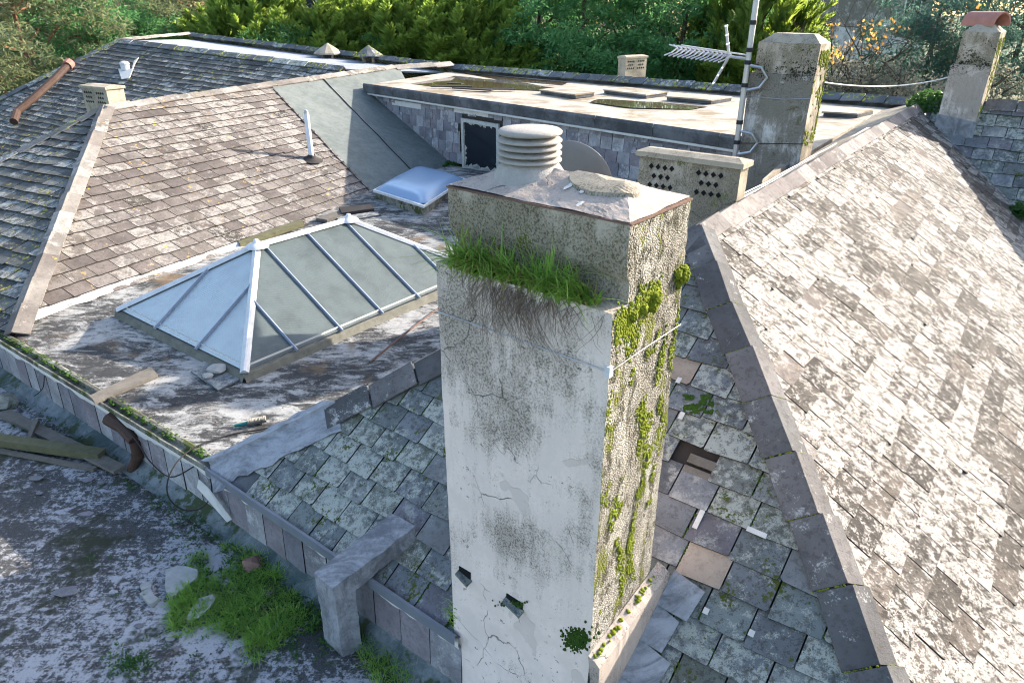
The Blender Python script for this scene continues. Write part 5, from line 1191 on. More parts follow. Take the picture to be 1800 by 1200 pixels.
# ------------------------------------------------------------------ loose things on the deck
def deckp(x, y, dz_=0.0):
    z = 0.0
    for _ in range(6): p = at(x, y, z + dz_); z = deckz(p)
    return at(x, y, z + dz_)
def plank(name, label, cat, pts, th, mat, low=False, group=None, fn=None):
    P = [(fn or deckp)(x, y) for x, y in pts]; m_ = MB(); n_ = len(P)
    vs = []
    for i in range(n_):
        for k in range(3): vs.append(P[i].lerp(P[(i + 1) % n_], k / 3) + Vector((rng.uniform(-1, 1), rng.uniform(-1, 1), 0)) * 0.006)
    m_.prism([p + UP * 0.004 for p in vs], UP * th); return tag(m_.build(name, mat), label, cat, group)
plank('deck_plank', 'weathered grey green plank lying across the deck edge', 'plank', ((158, 702), (268, 650), (279, 664), (168, 712)), 0.045, M['wood_old'])
plank('mossy_timber', 'mossy yellow green timber length along the foot of the brown slates', 'timber', ((412, 422), (525, 388), (535, 398), (424, 436)), 0.07, M['wood_mossy'])
plank('loose_slate', 'dark square slate with two stones on the deck by the skylight corner', 'slate', ((335, 655), (385, 688), (424, 668), (400, 640), (360, 636)), 0.02, M['slate_clean'])
for (x, y, s_, lb) in ((382, 652, 0.10, 'larger pale stone on the dark loose slate'), (366, 662, 0.055, 'smaller tan stone on the dark loose slate')):
    p = deckp(x, y, 0.03); m_ = MB(); m_.rock(p + UP * s_ * 0.3, s_ * 1.2, s_, s_ * 0.6, x); tag(m_.build('stone', M['stone'], smooth=False), lb, 'stone', 'stones on the loose slate')
for i, (pts, th, lb, mt) in enumerate((([(556, 388), (600, 374), (622, 376), (575, 392)], 0.06, 'curled tan slate at the far end of the mossy timber', M['wood_old']), ([(596, 372), (654, 366), (658, 374), (602, 382)], 0.09, 'dark slate bundle behind the skylight apex', M['under']), ([(590, 384), (662, 374), (668, 380), (600, 392)], 0.03, 'thin dark slate under the bundle behind the skylight', M['slate_clean']))):
    plank('loose_slate', lb, 'slate', pts, th, mt)
a, b = deckp(650, 636, 0.02), deckp(775, 538, 0.05); tag(MB().tube([a, a.lerp(b, 0.5) + UP * 0.01, b], 0.013, 8).build('iron_rod', M['rust']), 'thin brown iron rod lying on the deck beside the near chimney', 'rod')
P_ = [deckp(x, y, 0.008) for x, y in ((230, 536), (300, 500), (380, 462), (440, 438), (505, 414), (556, 398), (560, 406), (500, 428), (430, 455), (370, 480), (290, 520), (245, 545))]; n_ = len(P_); vs = []
for i in range(n_):
    for k in range(4): q = P_[i].lerp(P_[(i + 1) % n_], k / 4); vs.append(q + Vector((noise.noise(q * 3), noise.noise(q * 3 + Vector((5, 0, 0))), 0)) * 0.06)
mk('rusty_gutter_bed', vs, [tuple(range(len(vs)))], M['rust_wet'], lroof)
# scrubbing brush
ba, bb = deckp(412, 748, 0.03), deckp(468, 738, 0.03); br = thing('scrubbing_brush', 'small scrubbing brush with teal handle on the deck near the hip foot', 'brush', ba)
dd_ = (bb - ba).normalized(); sd_ = dd_.cross(UP); Lb_ = (bb - ba).length
MB().tube([ba, ba + dd_ * Lb_ * 0.3, ba + dd_ * Lb_ * 0.45 + UP * 0.01], [0.016, 0.022, 0.014], 8).build('handle', M['teal'], br)
MB().box(ba + dd_ * Lb_ * 0.4 - sd_ * 0.03 - UP * 0.01, dd_ * Lb_ * 0.6, sd_ * 0.06, UP * 0.025).build('brush_back', M['wood_old'], br)
m_ = MB()
for k in range(16):
    for j in range(5):
        c = ba + dd_ * Lb_ * (0.43 + 0.55 * k / 15) + sd_ * (-0.025 + 0.0125 * j) + UP * 0.014; m_.tube([c, c + UP * 0.028 + Vector((rng.uniform(-1, 1), rng.uniform(-1, 1), 0)) * 0.006], 0.004, 4)
o = m_.build('bristles', M['bristle'], br); o['kind'] = 'stuff'
# planks stacked on the far flat roof
for i, (x0, y0, x1, y1) in enumerate(((758, 153, 830, 153), (790, 149, 815, 150), (800, 156, 868, 160), (828, 158, 905, 158))):
    a, b = at(x0, y0, ZF + 0.02), at(x1, y1, ZF + 0.02); d = (b - a); s_ = d.cross(UP).normalized()
    tag(MB().box(a + UP * (0.01 + 0.02 * (i == 1)), d, s_ * 0.16, UP * 0.03).build('roof_board', M['under']), ['flat grey board at the left of the far flat roof puddle', 'short board lying on top of the grey board by the puddle', 'middle dark board at the front of the far flat roof', 'rightmost dark board near the front edge of the far flat roof'][i], 'board', 'boards on the far flat roof')
# ------------------------------------------------------------------ lower roof clutter
def lowp(x, y, dz_=0.0): return at(x, y, LOW + dz_)
def beam(label, x0, y0, x1, y1, h0, h1, w_, th, mat):
    a, b = lowp(x0, y0, h0), lowp(x1, y1, h1); d = b - a; s_ = d.cross(UP).normalized(); n_ = s_.cross(d).normalized(); m_ = MB(); vs = []; K = 10
    for k in range(K + 1):
        c = a + d * (k / K) + n_ * 0.006 * noise.noise(Vector((k * 0.7, x0, 0)))
        for (p_, q_) in ((-1, 0), (1, 0), (1, 1), (-1, 1)): vs.append(c + s_ * (w_ / 2) * p_ * (1 + 0.08 * noise.noise(Vector((k * 1.3, p_ * 3, x0)))) + n_ * th * q_)
    fs = [(i * 4 + j, i * 4 + (j + 1) % 4, (i + 1) * 4 + (j + 1) % 4, (i + 1) * 4 + j) for i in range(K) for j in range(4)] + [(3, 2, 1, 0), tuple(K * 4 + j for j in range(4))]
    m_.add(vs, fs); return tag(m_.build('timber_board', mat), label, 'board', 'timber boards on the lower roof')
beam('long dark board running down to the downpipe on the lower roof', 8, 728, 212, 828, 0.03, 0.05, 0.14, 0.04, M['wood_old'])
beam('mossy board with a broken end nearest the camera on the lower roof', -60, 770, 182, 805, 0.06, 0.05, 0.13, 0.09, M['wood_mossy'])
beam('thin pale batten lying along the front of the mossy board', -60, 782, 168, 826, 0.01, 0.01, 0.06, 0.03, M['wood_old'])
beam('short upright block between the two boards', 52, 775, 66, 742, 0.03, 0.10, 0.05, 0.05, M['wood_old'])
# downpipe
dp = [onp(212, 742, E + en * 0.10, en), onp(226, 762, E + en * 0.16, en)]
g_ = [at(190, 735, -0.10), at(215, 750, -0.16), at(236, 775, -0.24), at(242, 800, -0.42), at(232, 826, LOW + 0.01)]
dpt = thing('downpipe', 'brown cast iron downpipe shoe under the deck edge', 'downpipe', g_[-1])
MB().tube(g_[:3], [0.075, 0.07, 0.06], 10).build('hopper', M['pipe_brown'], dpt); MB().tube(g_[2:], 0.055, 12).build('pipe_bend', M['pipe_brown'], dpt)
MB().lathe(g_[3], [(0.057, -0.03), (0.068, -0.025), (0.068, 0.025), (0.057, 0.03)], 12, axis=(g_[3] - g_[2])).build('collar', M['pipe_brown'], dpt)
# loose cables looping over the edge
c_l = [deckp(560, 728, 0.03), deckp(470, 752, 0.02), deckp(400, 765, 0.02), deckp(335, 790, 0.04), at(300, 830, -0.05), at(295, 870, -0.25), at(320, 895, -0.42), at(352, 893, -0.42), at(372, 868, -0.25), at(368, 830, -0.03)]
def smooth(pts, n=6):
    out = []
    for i in range(len(pts) - 1):
        p0, p1, p2, p3 = pts[max(i - 1, 0)], pts[i], pts[i + 1], pts[min(i + 2, len(pts) - 1)]
        for k in range(n):
            t = k / n; out.append(0.5 * ((2 * p1) + (p2 - p0) * t + (2 * p0 - 5 * p1 + 4 * p2 - p3) * t * t + (3 * p1 - p0 - 3 * p2 + p3) * t ** 3))
    return out + [pts[-1]]
tag(MB().tube(smooth(c_l), 0.007, 6).build('loose_cable', M['cable_dark']), 'dark cable looping off the deck edge near the hip foot', 'cable')
c_m = [at(205, 738, -0.05), at(240, 775, -0.12), at(265, 812, -0.22), at(300, 838, -0.25), at(340, 820, -0.12)]
tag(MB().tube(smooth(c_m), 0.007, 6).build('loose_cable', M['cable_dark']), 'dark cable drooping from the downpipe along the slate hung wall', 'cable')
c_n = [at(78, 660, -0.02), at(76, 680, -0.15), at(68, 690, -0.26), at(60, 696, -0.3)]
tag(MB().tube(smooth(c_n), 0.006, 6).build('loose_cable', M['cable_dark']), 'short cable end hanging off the deck edge at far left', 'cable')
# hanging white board on the wall
q = [at(350, 842, -0.08), at(366, 856, -0.14), at(408, 912, -0.44), at(400, 917, -0.46), at(347, 856, -0.18)]
tag(MB().prism(q, en * 0.006).build('slipped_panel', M['mortar_white']), 'white panel slipped sideways off the slate hung wall', 'panel')
# pavers and stones in the grass
for i, (pts, th, lb) in enumerate((([(292, 1008), (318, 1000), (350, 1008), (348, 1022), (322, 1044), (304, 1056), (292, 1042)], 0.05, 'large octagonal grey paver lying in the grass'),
        ([(352, 1056), (378, 1050), (380, 1062), (352, 1092), (330, 1096), (334, 1082)], 0.04, 'long grey paver half buried in the grass'), ([(246, 1050), (266, 1036), (272, 1052), (282, 1058), (266, 1068)], 0.04, 'pinkish broken slab at the left edge of the grass'),
        ([(248, 1032), (266, 1026), (268, 1036), (250, 1042)], 0.035, 'small pale slab above the pinkish broken one'), ([(464, 1112), (488, 1098), (490, 1110), (466, 1120)], 0.03, 'pale flat stone at the right side of the grass'))):
    plank('paving_fragment', lb, 'paver', pts, th, M['paver'], fn=lowp, group='broken pavers in the grass')
p = lowp(444, 992, 0.03); tag(MB().rock(p, 0.10, 0.08, 0.08, 3.7).build('red_stone', M['stone_red']), 'reddish brown stone in the weeds under the slate hung wall', 'stone')
p = lowp(0, 700, 0.05); tag(MB().rock(lowp(8, 708, 0.05), 0.16, 0.13, 0.11, 8.1).build('mossy_stone', M['gutter']), 'pale mossy stone by the timber boards at the left edge', 'stone')
for i, (x, y, s_, lb) in enumerate(((62, 842, 0.10, 'grey slate fragment below the mossy board'), (150, 905, 0.09, 'flat grey slate chip in the middle of the pale lower roof'), (155, 845, 0.09, 'dark slate chip left of the downpipe foot'), (178, 850, 0.06, 'small dark chip beside the downpipe foot'), (118, 1040, 0.14, 'long dark slate shard on the dark lower roof'), (200, 1042, 0.06, 'narrow dark shard pointing to the camera'), (245, 1102, 0.05, 'small white chip below the pinkish slab'), (300, 1125, 0.05, 'pale blue slate chip at the lower edge of the grass'), (70, 868, 0.05, 'tiny dark chip at far left of the lower roof'))):
    p = lowp(x, y); an = rng.random() * 6; vs = [p + Vector((cos(an + q), sin(an + q) * 0.55, 0)) * s_ * rng.uniform(0.6, 1.0) + UP * 0.008 for q in (0, 1.1, 2.2, 3.4, 4.6, 5.5)]
    tag(MB().prism(vs, UP * 0.012).build('slate_fragment', M['slate_wall'] if i % 3 else M['slate_clean']), lb, 'slate', 'slate fragments on the lower roof')
# grass patch, weeds and leaf litter
r9 = random.Random(21); mb = MB()
def in_patch(x, y): return noise.noise(Vector((x * 0.014, y * 0.014, 3))) * 0.7 + 0.5 * noise.noise(Vector((x * 0.05, y * 0.05, 5))) + 1.0 - ((x - 425) / 150) ** 2 - ((y - 1055) / 105) ** 2 > 0.25 + 0.5 * r9.random()
def in_patch2(x, y): return noise.noise(Vector((x * 0.02, y * 0.02, 9))) * 0.4 + 1.0 - ((x - 690) / 70) ** 2 - ((y - 1160) / 55) ** 2 > 0.2
n_b = 0
while n_b < 520:
    x, y = r9.uniform(255, 590), r9.uniform(930, 1180)
    if not in_patch(x, y): continue
    p = lowp(x, y); n_b += 1; tall = 1.0 + 0.6 * noise.noise(Vector((x * 0.03, y * 0.03, 0))); hue = r9.random()
    for k in range(r9.randrange(7, 15)):
        a = r9.random() * 6.28; d = Vector((cos(a), sin(a), 0)); blade(mb, p + d * 0.02 * r9.random(), d, UP, r9.uniform(0.04, 0.13) * tall, r9.uniform(0.006, 0.010), r9.uniform(0.2, 1.3), min(1, max(0, hue + r9.uniform(-.25, .25))), 3)
for i in range(1500):
    x, y = r9.uniform(620, 800), r9.uniform(1090, 1210)
    if in_patch2(x, y):
        a = r9.random() * 6.28; blade(mb, lowp(x, y), Vector((cos(a), sin(a), 0)), UP, r9.uniform(0.05, 0.14), r9.uniform(0.004, 0.007), r9.uniform(0.3, 1.1), r9.random(), 3)
for i in range(70):
    blade(mb, onp(797 + r9.gauss(0, 6), 1090 + r9.gauss(0, 16), cpt(0, CW, 0) + v * 0.02, u), (-u * r9.random() + v * 0.6).normalized(), UP, r9.uniform(0.03, 0.08), 0.005, 0.8, r9.random(), 3)
o = mb.build('grass', M['grass']); tag(o, 'green grass patch on the lower roof beside the slate hung wall', 'grass', kind='stuff')
mb = MB()
for i in range(2600):
    x, y = r9.uniform(280, 520), r9.uniform(1020, 1150)
    if in_patch(x, y) and noise.noise(Vector((x * 0.02, y * 0.02, 14))) > -0.1:
        a = r9.random() * 6.28; blade(mb, lowp(x, y), Vector((cos(a), sin(a), 0)), UP, r9.uniform(0.04, 0.10), 0.004, r9.uniform(0.6, 1.3), r9.random(), 3)
o = mb.build('dry_grass', M['grass_dry']); tag(o, 'straw coloured dry grass among the pavers', 'grass', kind='stuff')
mb = MB()
def leafclump(mb, c, r, n, sz, R):
    for _ in range(n):
        d = Vector((R.gauss(0, 1), R.gauss(0, 1), abs(R.gauss(0, 0.7)))).normalized() * r * R.random() ** 0.5; p = c + d
        a = Vector((R.gauss(0, 1), R.gauss(0, 1), R.gauss(0, 1))).normalized(); b = a.cross(Vector((R.gauss(0, 1), R.gauss(0, 1), R.gauss(0, 1)))).normalized(); s_ = sz * R.uniform(0.6, 1.3)
        mb.add([p - a * s_ - b * s_ * 0.2, p - a * s_ * 0.1 - b * s_ * 0.55, p + a * s_, p - a * s_ * 0.1 + b * s_ * 0.55], [(0, 1, 2, 3)], 0, R.random())
for i in range(700):
    x, y = r9.gauss(440, 75), r9.gauss(1010, 70)
    if in_patch(x, y) or r9.random() < 0.25: leafclump(mb, lowp(x, y, 0.01), 0.05, 14, 0.012, r9)
for i in range(170):
    f = r9.random(); x, y = 225 + 320 * f + r9.gauss(0, 10), 850 + 235 * f + r9.gauss(0, 12) - 10; leafclump(mb, lowp(x, y, 0.005), 0.04, 10, 0.011, r9)
for i in range(110): leafclump(mb, lowp(r9.uniform(20, 200), r9.uniform(700, 800), 0.01), 0.05, 9, 0.012, r9)
for i in range(50): leafclump(mb, lowp(r9.gauss(230, 20), r9.gauss(1165, 12), 0.01), 0.05, 12, 0.012, r9)
for i in range(120): leafclump(mb, lowp(r9.gauss(545, 30), r9.gauss(1090, 40), 0.01), 0.05, 12, 0.012, r9)
o = mb.build('weeds', M['weed']); tag(o, 'low dark weeds and ground cover along the foot of the slate hung wall', 'weeds', kind='stuff')
mb = MB()     # crumbs of litter and moss
for i in range(900):
    x, y = r9.uniform(0, 560), r9.uniform(800, 1200); p = lowp(x, y)
    if noise.noise(p * 2.0) > 0.0: s_ = r9.uniform(0.004, 0.014); mb.add([p + Vector((s_ * cos(q), s_ * sin(q), 0.001)) for q in (0, 2.1, 4.2)] + [p + UP * s_ * 0.7], [(0, 1, 3), (1, 2, 3), (2, 0, 3)])
o = mb.build('leaf_litter', M['under']); tag(o, 'dark crumbs and leaf litter scattered over the lower roof', 'litter', kind='stuff')
# moss tufts in the slate joints of the hip end and on the hip tiles
mb = MB(); rm = random.Random(77)
for p_ in psH:
    if p_['a'] > 60 and rm.random() < 0.42:
        b0, b1 = p_['v'][1], p_['v'][2]
        n_ = len(p_['v']) // 2; 
        top = p_['v'][:n_]; rt = sorted(top, key=lambda q: -(q - E).dot(sH))[:2]
        lo_, hi_ = sorted(rt, key=lambda q: (q - E).dot(tH))
        L_ = rm.uniform(0.25, 0.95); nb = int(16 * L_)
        for k in range(nb): dome(mb, lo_.lerp(hi_, rm.random() * L_) + sH * 0.006 + nH * -0.008, nH, rm.uniform(0.006, 0.014), k, 0.9)
o = mb.build('moss', M['moss_dark'], smooth=True); tag(o, 'green moss lining the joints of the shaded slates', 'moss', kind='stuff')
mb = MB(); mb2_ = MB(); rm = random.Random(78)
for k in range(1, 11):
    f = k / 11
for i in range(700):
    x, y = 1232 + rm.uniform(-30, 20), 712 + rm.uniform(-18, 14)
    if noise.noise(Vector((x * 0.06, y * 0.09, 4))) + noise.noise(Vector((x * 0.2, y * 0.2, 1))) * 0.5 > 0.0: dome(mb2_, onp(x, y, E + nH * 0.028, nH), nH, rm.uniform(0.004, 0.012), i, 0.5)
kq = max(1, round((AP - HF).length / 0.47))
for k in range(2, kq):
    q = HF + (AP - HF) * (k / kq); wa_ = (AP - HF).normalized().cross(N_HIP).normalized(); wa_ = wa_ if wa_.dot(N_SE) < 0 else -wa_
    wb_ = (AP - HF).normalized().cross(N_SE).normalized(); wb_ = wb_ if wb_.dot(N_HIP) < 0 else -wb_
    for i in range(26):
        t_ = rm.random(); dome(mb, q + (wa_ * 0.19 * t_ + N_HIP * 0.055 if rm.random() < 0.7 else wb_ * 0.12 * t_ + N_SE * 0.055), UP, rm.uniform(0.004, 0.008), i, 0.8)
o = mb.build('moss', M['moss'], smooth=True); tag(o, 'yellow green moss in the joints of the right hip tiles', 'moss', kind='stuff')
o = mb2_.build('moss', M['moss_dark'], smooth=True); tag(o, 'dark green moss patch on one slate right of the near chimney', 'moss', kind='stuff')
mb = MB(); rm = random.Random(79)     # moss along the deck gutter
for i in range(700):
    f = rm.random(); p = E + dl_dir * -6.0 * f + az(37) * rm.uniform(0.0, 0.09) + UP * rm.uniform(0.01, 0.03)
    if noise.noise(p * 1.8) > -0.05: dome(mb, p, UP, rm.uniform(0.008, 0.02), i, 0.6)
o = mb.build('moss', M['moss_dark'], smooth=True); tag(o, 'dark moss along the deck edge gutter', 'moss', kind='stuff')
mb = MB(); r8 = random.Random(51)     # grit and crumbs on the deck
for i in range(1500):
    p = E + ew * r8.uniform(-0.5, 5.6) + az(37) * (0.12 + 5.5 * r8.random() ** 1.6); p.z = deckz(p)
    if noise.noise(p * 1.7) > 0.05 or r8.random() < 0.1:
        s_ = r8.uniform(0.004, 0.016); a = r8.random() * 6; mb.add([p + Vector((s_ * cos(a + q), s_ * sin(a + q), 0.012)) for q in (0, 1.9, 4.2)] + [p + UP * (0.012 + s_ * 0.6)], [(0, 1, 3), (1, 2, 3), (2, 0, 3)])
o = mb.build('deck_grit', M['rust']); tag(o, 'dark grit and crumbs scattered over the deck', 'litter', kind='stuff')
# small plants on the roofs
def bush(name, label, c, r, n, mat, sz):
    m_ = MB(); R = random.Random(int(c.x * 100)); leafclump(m_, c, r, n, sz, R); tag(m_.build(name, mat), label, 'plant')
bush('roof_weed', 'bright green weed at the foot of the felt slope by the window', onp(792, 298, LA, nL), 0.22, 900, M['weed'], 0.035)
bush('roof_weed', 'leafy green weed at the far end of the sunlit ridge', at(1632, 194, 2.1), 0.40, 1600, M['weed'], 0.05)
bush('roof_weed', 'green weed in the lead valley at the right edge', on_se(onp(1794, 385, AP, N_SE)) + UP * 0.05, 0.25, 900, M['weed'], 0.035)

# ------------------------------------------------------------------ trees and houses behind
import numpy as np
def quads(name, P, A, B, R_, mat, parent):
    n = len(P); V_ = np.empty((n, 4, 3), dtype=np.float32); V_[:, 0] = P - A; V_[:, 1] = P - B * 1.0 - A * 0.1; V_[:, 2] = P + A; V_[:, 3] = P + B - A * 0.1
    me = bpy.data.meshes.new(name); me.vertices.add(n * 4); me.vertices.foreach_set('co', V_.reshape(-1)); me.loops.add(n * 4); me.loops.foreach_set('vertex_index', np.arange(n * 4, dtype=np.int32))
    me.polygons.add(n); me.polygons.foreach_set('loop_start', np.arange(0, n * 4, 4, dtype=np.int32)); me.polygons.foreach_set('loop_total', np.full(n, 4, dtype=np.int32))
    me.materials.append(mat); a_ = me.attributes.new('rnd', 'FLOAT', 'FACE'); a_.data.foreach_set('value', R_.astype(np.float32)); me.update(); me.validate()
    o = bpy.data.objects.new(name, me); COL.objects.link(o); W[o.name] = Vector((0, 0, 0)); o.parent = parent; return o
def frond_crown(seed, h, r, nf, per, L0):
    g = np.random.default_rng(seed); P = []; A = []; B = []; R_ = []
    for i in range(nf):
        q = g.normal(size=3); q /= np.linalg.norm(q); q[2] = abs(q[2]) if g.random() < 0.75 else q[2]
        kk = 1 + 0.35 * noise.noise(Vector((q[0] * 2.2 + seed, q[1] * 2.2, q[2] * 2.2)))
        base = np.array([q[0] * r * 0.72 * kk, q[1] * r * 0.72 * kk, h * (0.50 + 0.40 * q[2] * kk)]); L_ = L0 * g.uniform(0.6, 1.35)
        d = np.array([q[0] * 0.8 + 0.30 * g.random(), q[1] * 0.8, 0.55 + 0.6 * max(q[2], 0) + 0.3 * g.normal()]); d /= np.linalg.norm(d); sd = np.cross(d, [0, 0, 1.0]); sd /= np.linalg.norm(sd) + 1e-6; nn_ = np.cross(sd, d)
        t = g.random(per) ** 0.8; c = base + d * (L_ * t)[:, None] + np.array([0.12, 0, -0.18]) * (L_ * t ** 2)[:, None]
        sg = g.choice([-1.0, 1.0], per); dv = d * g.uniform(0.7, 1.2, per)[:, None] + sd * (sg * g.uniform(0.35, 1.0, per))[:, None] + nn_ * g.normal(0, 0.35, per)[:, None]; dv /= np.linalg.norm(dv, axis=1)[:, None]
        ln = L_ * (0.34 - 0.24 * t) * g.uniform(0.6, 1.25, per) + 0.04; c = c + dv * (ln * 0.5)[:, None]; w_ = np.cross(dv, nn_ + g.normal(0, 0.5, (per, 3))); w_ /= np.linalg.norm(w_, axis=1)[:, None] + 1e-6
        P.append(c); A.append(dv * (ln * 0.55)[:, None]); B.append(w_ * (ln * 0.11 + 0.012)[:, None]); R_.append(np.clip(-0.1 + 0.75 * t + 0.25 * g.random() + g.normal(0, 0.12, per), 0, 1))  # tone rises towards the frond tips, inner shade put into the colour
    return map(np.concatenate, (P, A, B, R_))
def leafy_crown(seed, h, rx, ncl, per, leaf, clr, zlo=0.25, zr=0.5, aspect=0.45):
    g = np.random.default_rng(seed); P = []; A = []; B = []; R_ = []
    for i in range(ncl):
        q = g.normal(size=3); q /= np.linalg.norm(q); rad = 0.45 + 0.6 * g.random() ** 0.5
        k = 1 + 0.3 * noise.noise(Vector((q[0] * 2 + seed, q[1] * 2, q[2] * 2)))
        c = np.array([q[0] * rx * rad * k, q[1] * rx * rad * k, h * (zlo + zr * (1 + q[2] * rad * k) * 0.75)])
        off = g.normal(size=(per, 3)); off /= np.linalg.norm(off, axis=1)[:, None]; rr_ = clr * g.random(per) ** 0.4 * g.uniform(0.6, 1.3)
        off[:, 2] *= 0.55; p = c + off * rr_[:, None]; a = g.normal(size=(per, 3)) + off * 0.8; a /= np.linalg.norm(a, axis=1)[:, None]; b = np.cross(a, g.normal(size=(per, 3))); b /= np.linalg.norm(b, axis=1)[:, None] + 1e-6
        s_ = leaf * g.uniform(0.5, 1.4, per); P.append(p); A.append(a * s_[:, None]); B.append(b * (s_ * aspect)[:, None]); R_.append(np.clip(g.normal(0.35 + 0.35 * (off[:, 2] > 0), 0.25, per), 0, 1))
    return map(np.concatenate, (P, A, B, R_))
GZ = -8.0
def trunk_mesh(name, h, r, mat, parent, seed, limbs=10, spread=2.5, h0=0.3):
    R = random.Random(seed); m_ = MB(); pts = [Vector((0.25 * noise.noise(Vector((k * 0.4, seed, 0))) * k / 4, 0.25 * noise.noise(Vector((seed, k * 0.4, 0))) * k / 4, h * k / 8)) for k in range(9)]
    m_.tube(pts, [r * (1.15 - 0.95 * k / 8) for k in range(9)], 8)
    for i in range(limbs):
        f = R.uniform(h0, 0.95); c = pts[int(f * 8)].lerp(pts[min(8, int(f * 8) + 1)], f * 8 - int(f * 8)); a = R.random() * 6.28; L_ = spread * (1.1 - f * 0.7) * R.uniform(0.7, 1.2); d = Vector((cos(a), sin(a), R.uniform(0.15, 0.7)))
        q = [c, c + d * L_ * 0.4 + Vector((R.uniform(-.2, .2), R.uniform(-.2, .2), 0)), c + d * L_ * 0.75 + UP * R.uniform(-0.1, 0.35), c + d * L_ + UP * R.uniform(0, 0.5)]
        m_.tube(q, [r * 0.38 * (1.1 - f * 0.6), r * 0.24, r * 0.14, r * 0.05], 5)
    o = mk(name, m_.v, m_.f, mat, None, keep_origin=True); o.parent = parent; return o
PROTO = {}
def tree(kind, name, label, px, D, ztop, s=1.0, rot=0.0, group=None):
    """px: bearing (photo column); D: metres from the camera; ztop: crown height"""
    d = ray(px, 8); d.z = 0; d.normalize(); loc = Vector((d.x * D, d.y * D, GZ)); h = ztop - GZ
    t = thing(name, label, 'tree', loc, group); h0 = {'bright': 12, 'green': 14, 'pine': 14, 'oak': 13, 'olive': 10, 'blue': 14}[kind]
    pk_ = kind; sd_ = 3
    if kind == 'bright': sd_ = 3 + int(px) % 3; pk_ = kind + str(sd_)
    if pk_ not in PROTO:
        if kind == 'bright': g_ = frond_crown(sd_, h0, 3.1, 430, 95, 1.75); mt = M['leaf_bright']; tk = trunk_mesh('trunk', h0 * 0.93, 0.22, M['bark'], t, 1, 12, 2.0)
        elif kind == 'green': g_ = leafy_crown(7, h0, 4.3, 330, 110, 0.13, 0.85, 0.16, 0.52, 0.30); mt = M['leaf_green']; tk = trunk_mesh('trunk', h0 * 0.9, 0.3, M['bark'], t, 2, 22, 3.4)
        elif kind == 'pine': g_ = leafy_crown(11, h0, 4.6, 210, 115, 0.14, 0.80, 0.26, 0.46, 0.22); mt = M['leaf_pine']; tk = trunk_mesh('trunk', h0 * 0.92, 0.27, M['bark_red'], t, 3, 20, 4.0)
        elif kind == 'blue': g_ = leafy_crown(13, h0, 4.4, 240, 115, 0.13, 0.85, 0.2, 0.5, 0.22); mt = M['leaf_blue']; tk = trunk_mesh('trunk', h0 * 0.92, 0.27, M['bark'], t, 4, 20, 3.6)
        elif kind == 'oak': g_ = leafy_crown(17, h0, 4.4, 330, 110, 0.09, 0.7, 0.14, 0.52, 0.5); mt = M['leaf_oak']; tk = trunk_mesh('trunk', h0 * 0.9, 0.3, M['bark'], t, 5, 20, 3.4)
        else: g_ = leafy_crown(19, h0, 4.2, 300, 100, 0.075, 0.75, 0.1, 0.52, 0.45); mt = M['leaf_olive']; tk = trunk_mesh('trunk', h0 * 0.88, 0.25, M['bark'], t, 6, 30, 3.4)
        cr_ = quads('crown', *g_, mt, t); PROTO[pk_] = (tk, cr_)
    else:
        for src in PROTO[pk_]:
            c = src.copy(); COL.objects.link(c); c.parent = t; W[c.name] = Vector((0, 0, 0))
    t.scale = (s, s, h / h0); t.rotation_euler = (0, 0, rot if kind != 'bright' else 0.8 * sin(rot)); return t
rt = random.Random(4)
br_l = ['bright feathery conifer at the left end of the bright row', 'bright conifer below the white window of the far house', 'bright conifer second right of the white far window', 'bright conifer with a tall tip left of the row centre', 'tall tipped bright conifer in the middle of the row', 'bright conifer with yellow tips right of the row centre', 'low bright conifer at the right end of the bright row', 'bright conifer behind the two conical cowls', 'small bright conifer just beyond the left end of the far ridge', 'bright conifer partly behind the aerial mast', 'small bright conifer tip by the middle chimney']
for i, (px, D, zt_, s_) in enumerate(((455, 48, 4.6, 1.25), (545, 46, 3.3, 1.12), (640, 47, 4.0, 1.19), (712, 45, 4.5, 1.19), (765, 44, 4.6, 1.19), (838, 43, 4.3, 1.06), (890, 42, 3.2, 0.88), (605, 50, 4.3, 1.25), (400, 52, 3.4, 1.25), (1345, 39, 6.5, 0.83), (1270, 42, 4.3, 0.77))):
    tree('bright', 'conifer_tree', br_l[i], px, D, zt_, s_, rt.random() * 6, 'bright conifers behind the far ridge')
for i, (px, D, zt_, s_, lb) in enumerate(((950, 44, 7.0, 0.99, 'deep green conifer left of the far vent stack'), (1030, 42, 7.5, 1.10, 'deep green conifer directly left behind the far vent stack'), (1120, 42, 7.0, 1.10, 'deep green conifer directly behind the far vent stack'), (1210, 42, 7.0, 1.10, 'deep green conifer behind the television aerial'), (150, 56, 6.0, 1.25, 'deep green conifer behind the dark roof hip at left'), (210, 54, 4.2, 1.12, 'lower deep green conifer above the dark roof ridge end'), (1300, 46, 6.5, 0.99, 'deep green conifer behind the mast'), (500, 45, 3.6, 0.72, 'deep green conifer among the left bright conifers'), (682, 45, 3.7, 0.7, 'deep green conifer among the middle bright conifers'))):
    tree('green', 'evergreen_tree', lb, px, D, zt_, s_, rt.random() * 6, 'deep green evergreens')
for i, (px, D, zt_, s_, lb) in enumerate(((25, 52, 6.5, 1.25, 'grey green pine at the far left corner'), (85, 58, 7.0, 1.25, 'pine with red bark second from the left corner'), (335, 59, 7.0, 1.38, 'pine with red trunk above the far ridge end'), (425, 64, 8.0, 1.25, 'pine behind the left end of the bright conifers'), (-40, 48, 2.0, 1.12, 'low pine at the left edge above the dark hip'), (30, 46, 0.2, 0.88, 'bushy low pine left of the soil pipe'), (265, 62, 5.0, 1.25, 'pine between the dark ridge end and the red house roof'))):
    tree('pine', 'pine_tree', lb, px, D, zt_, s_, rt.random() * 6, 'pines at the left')
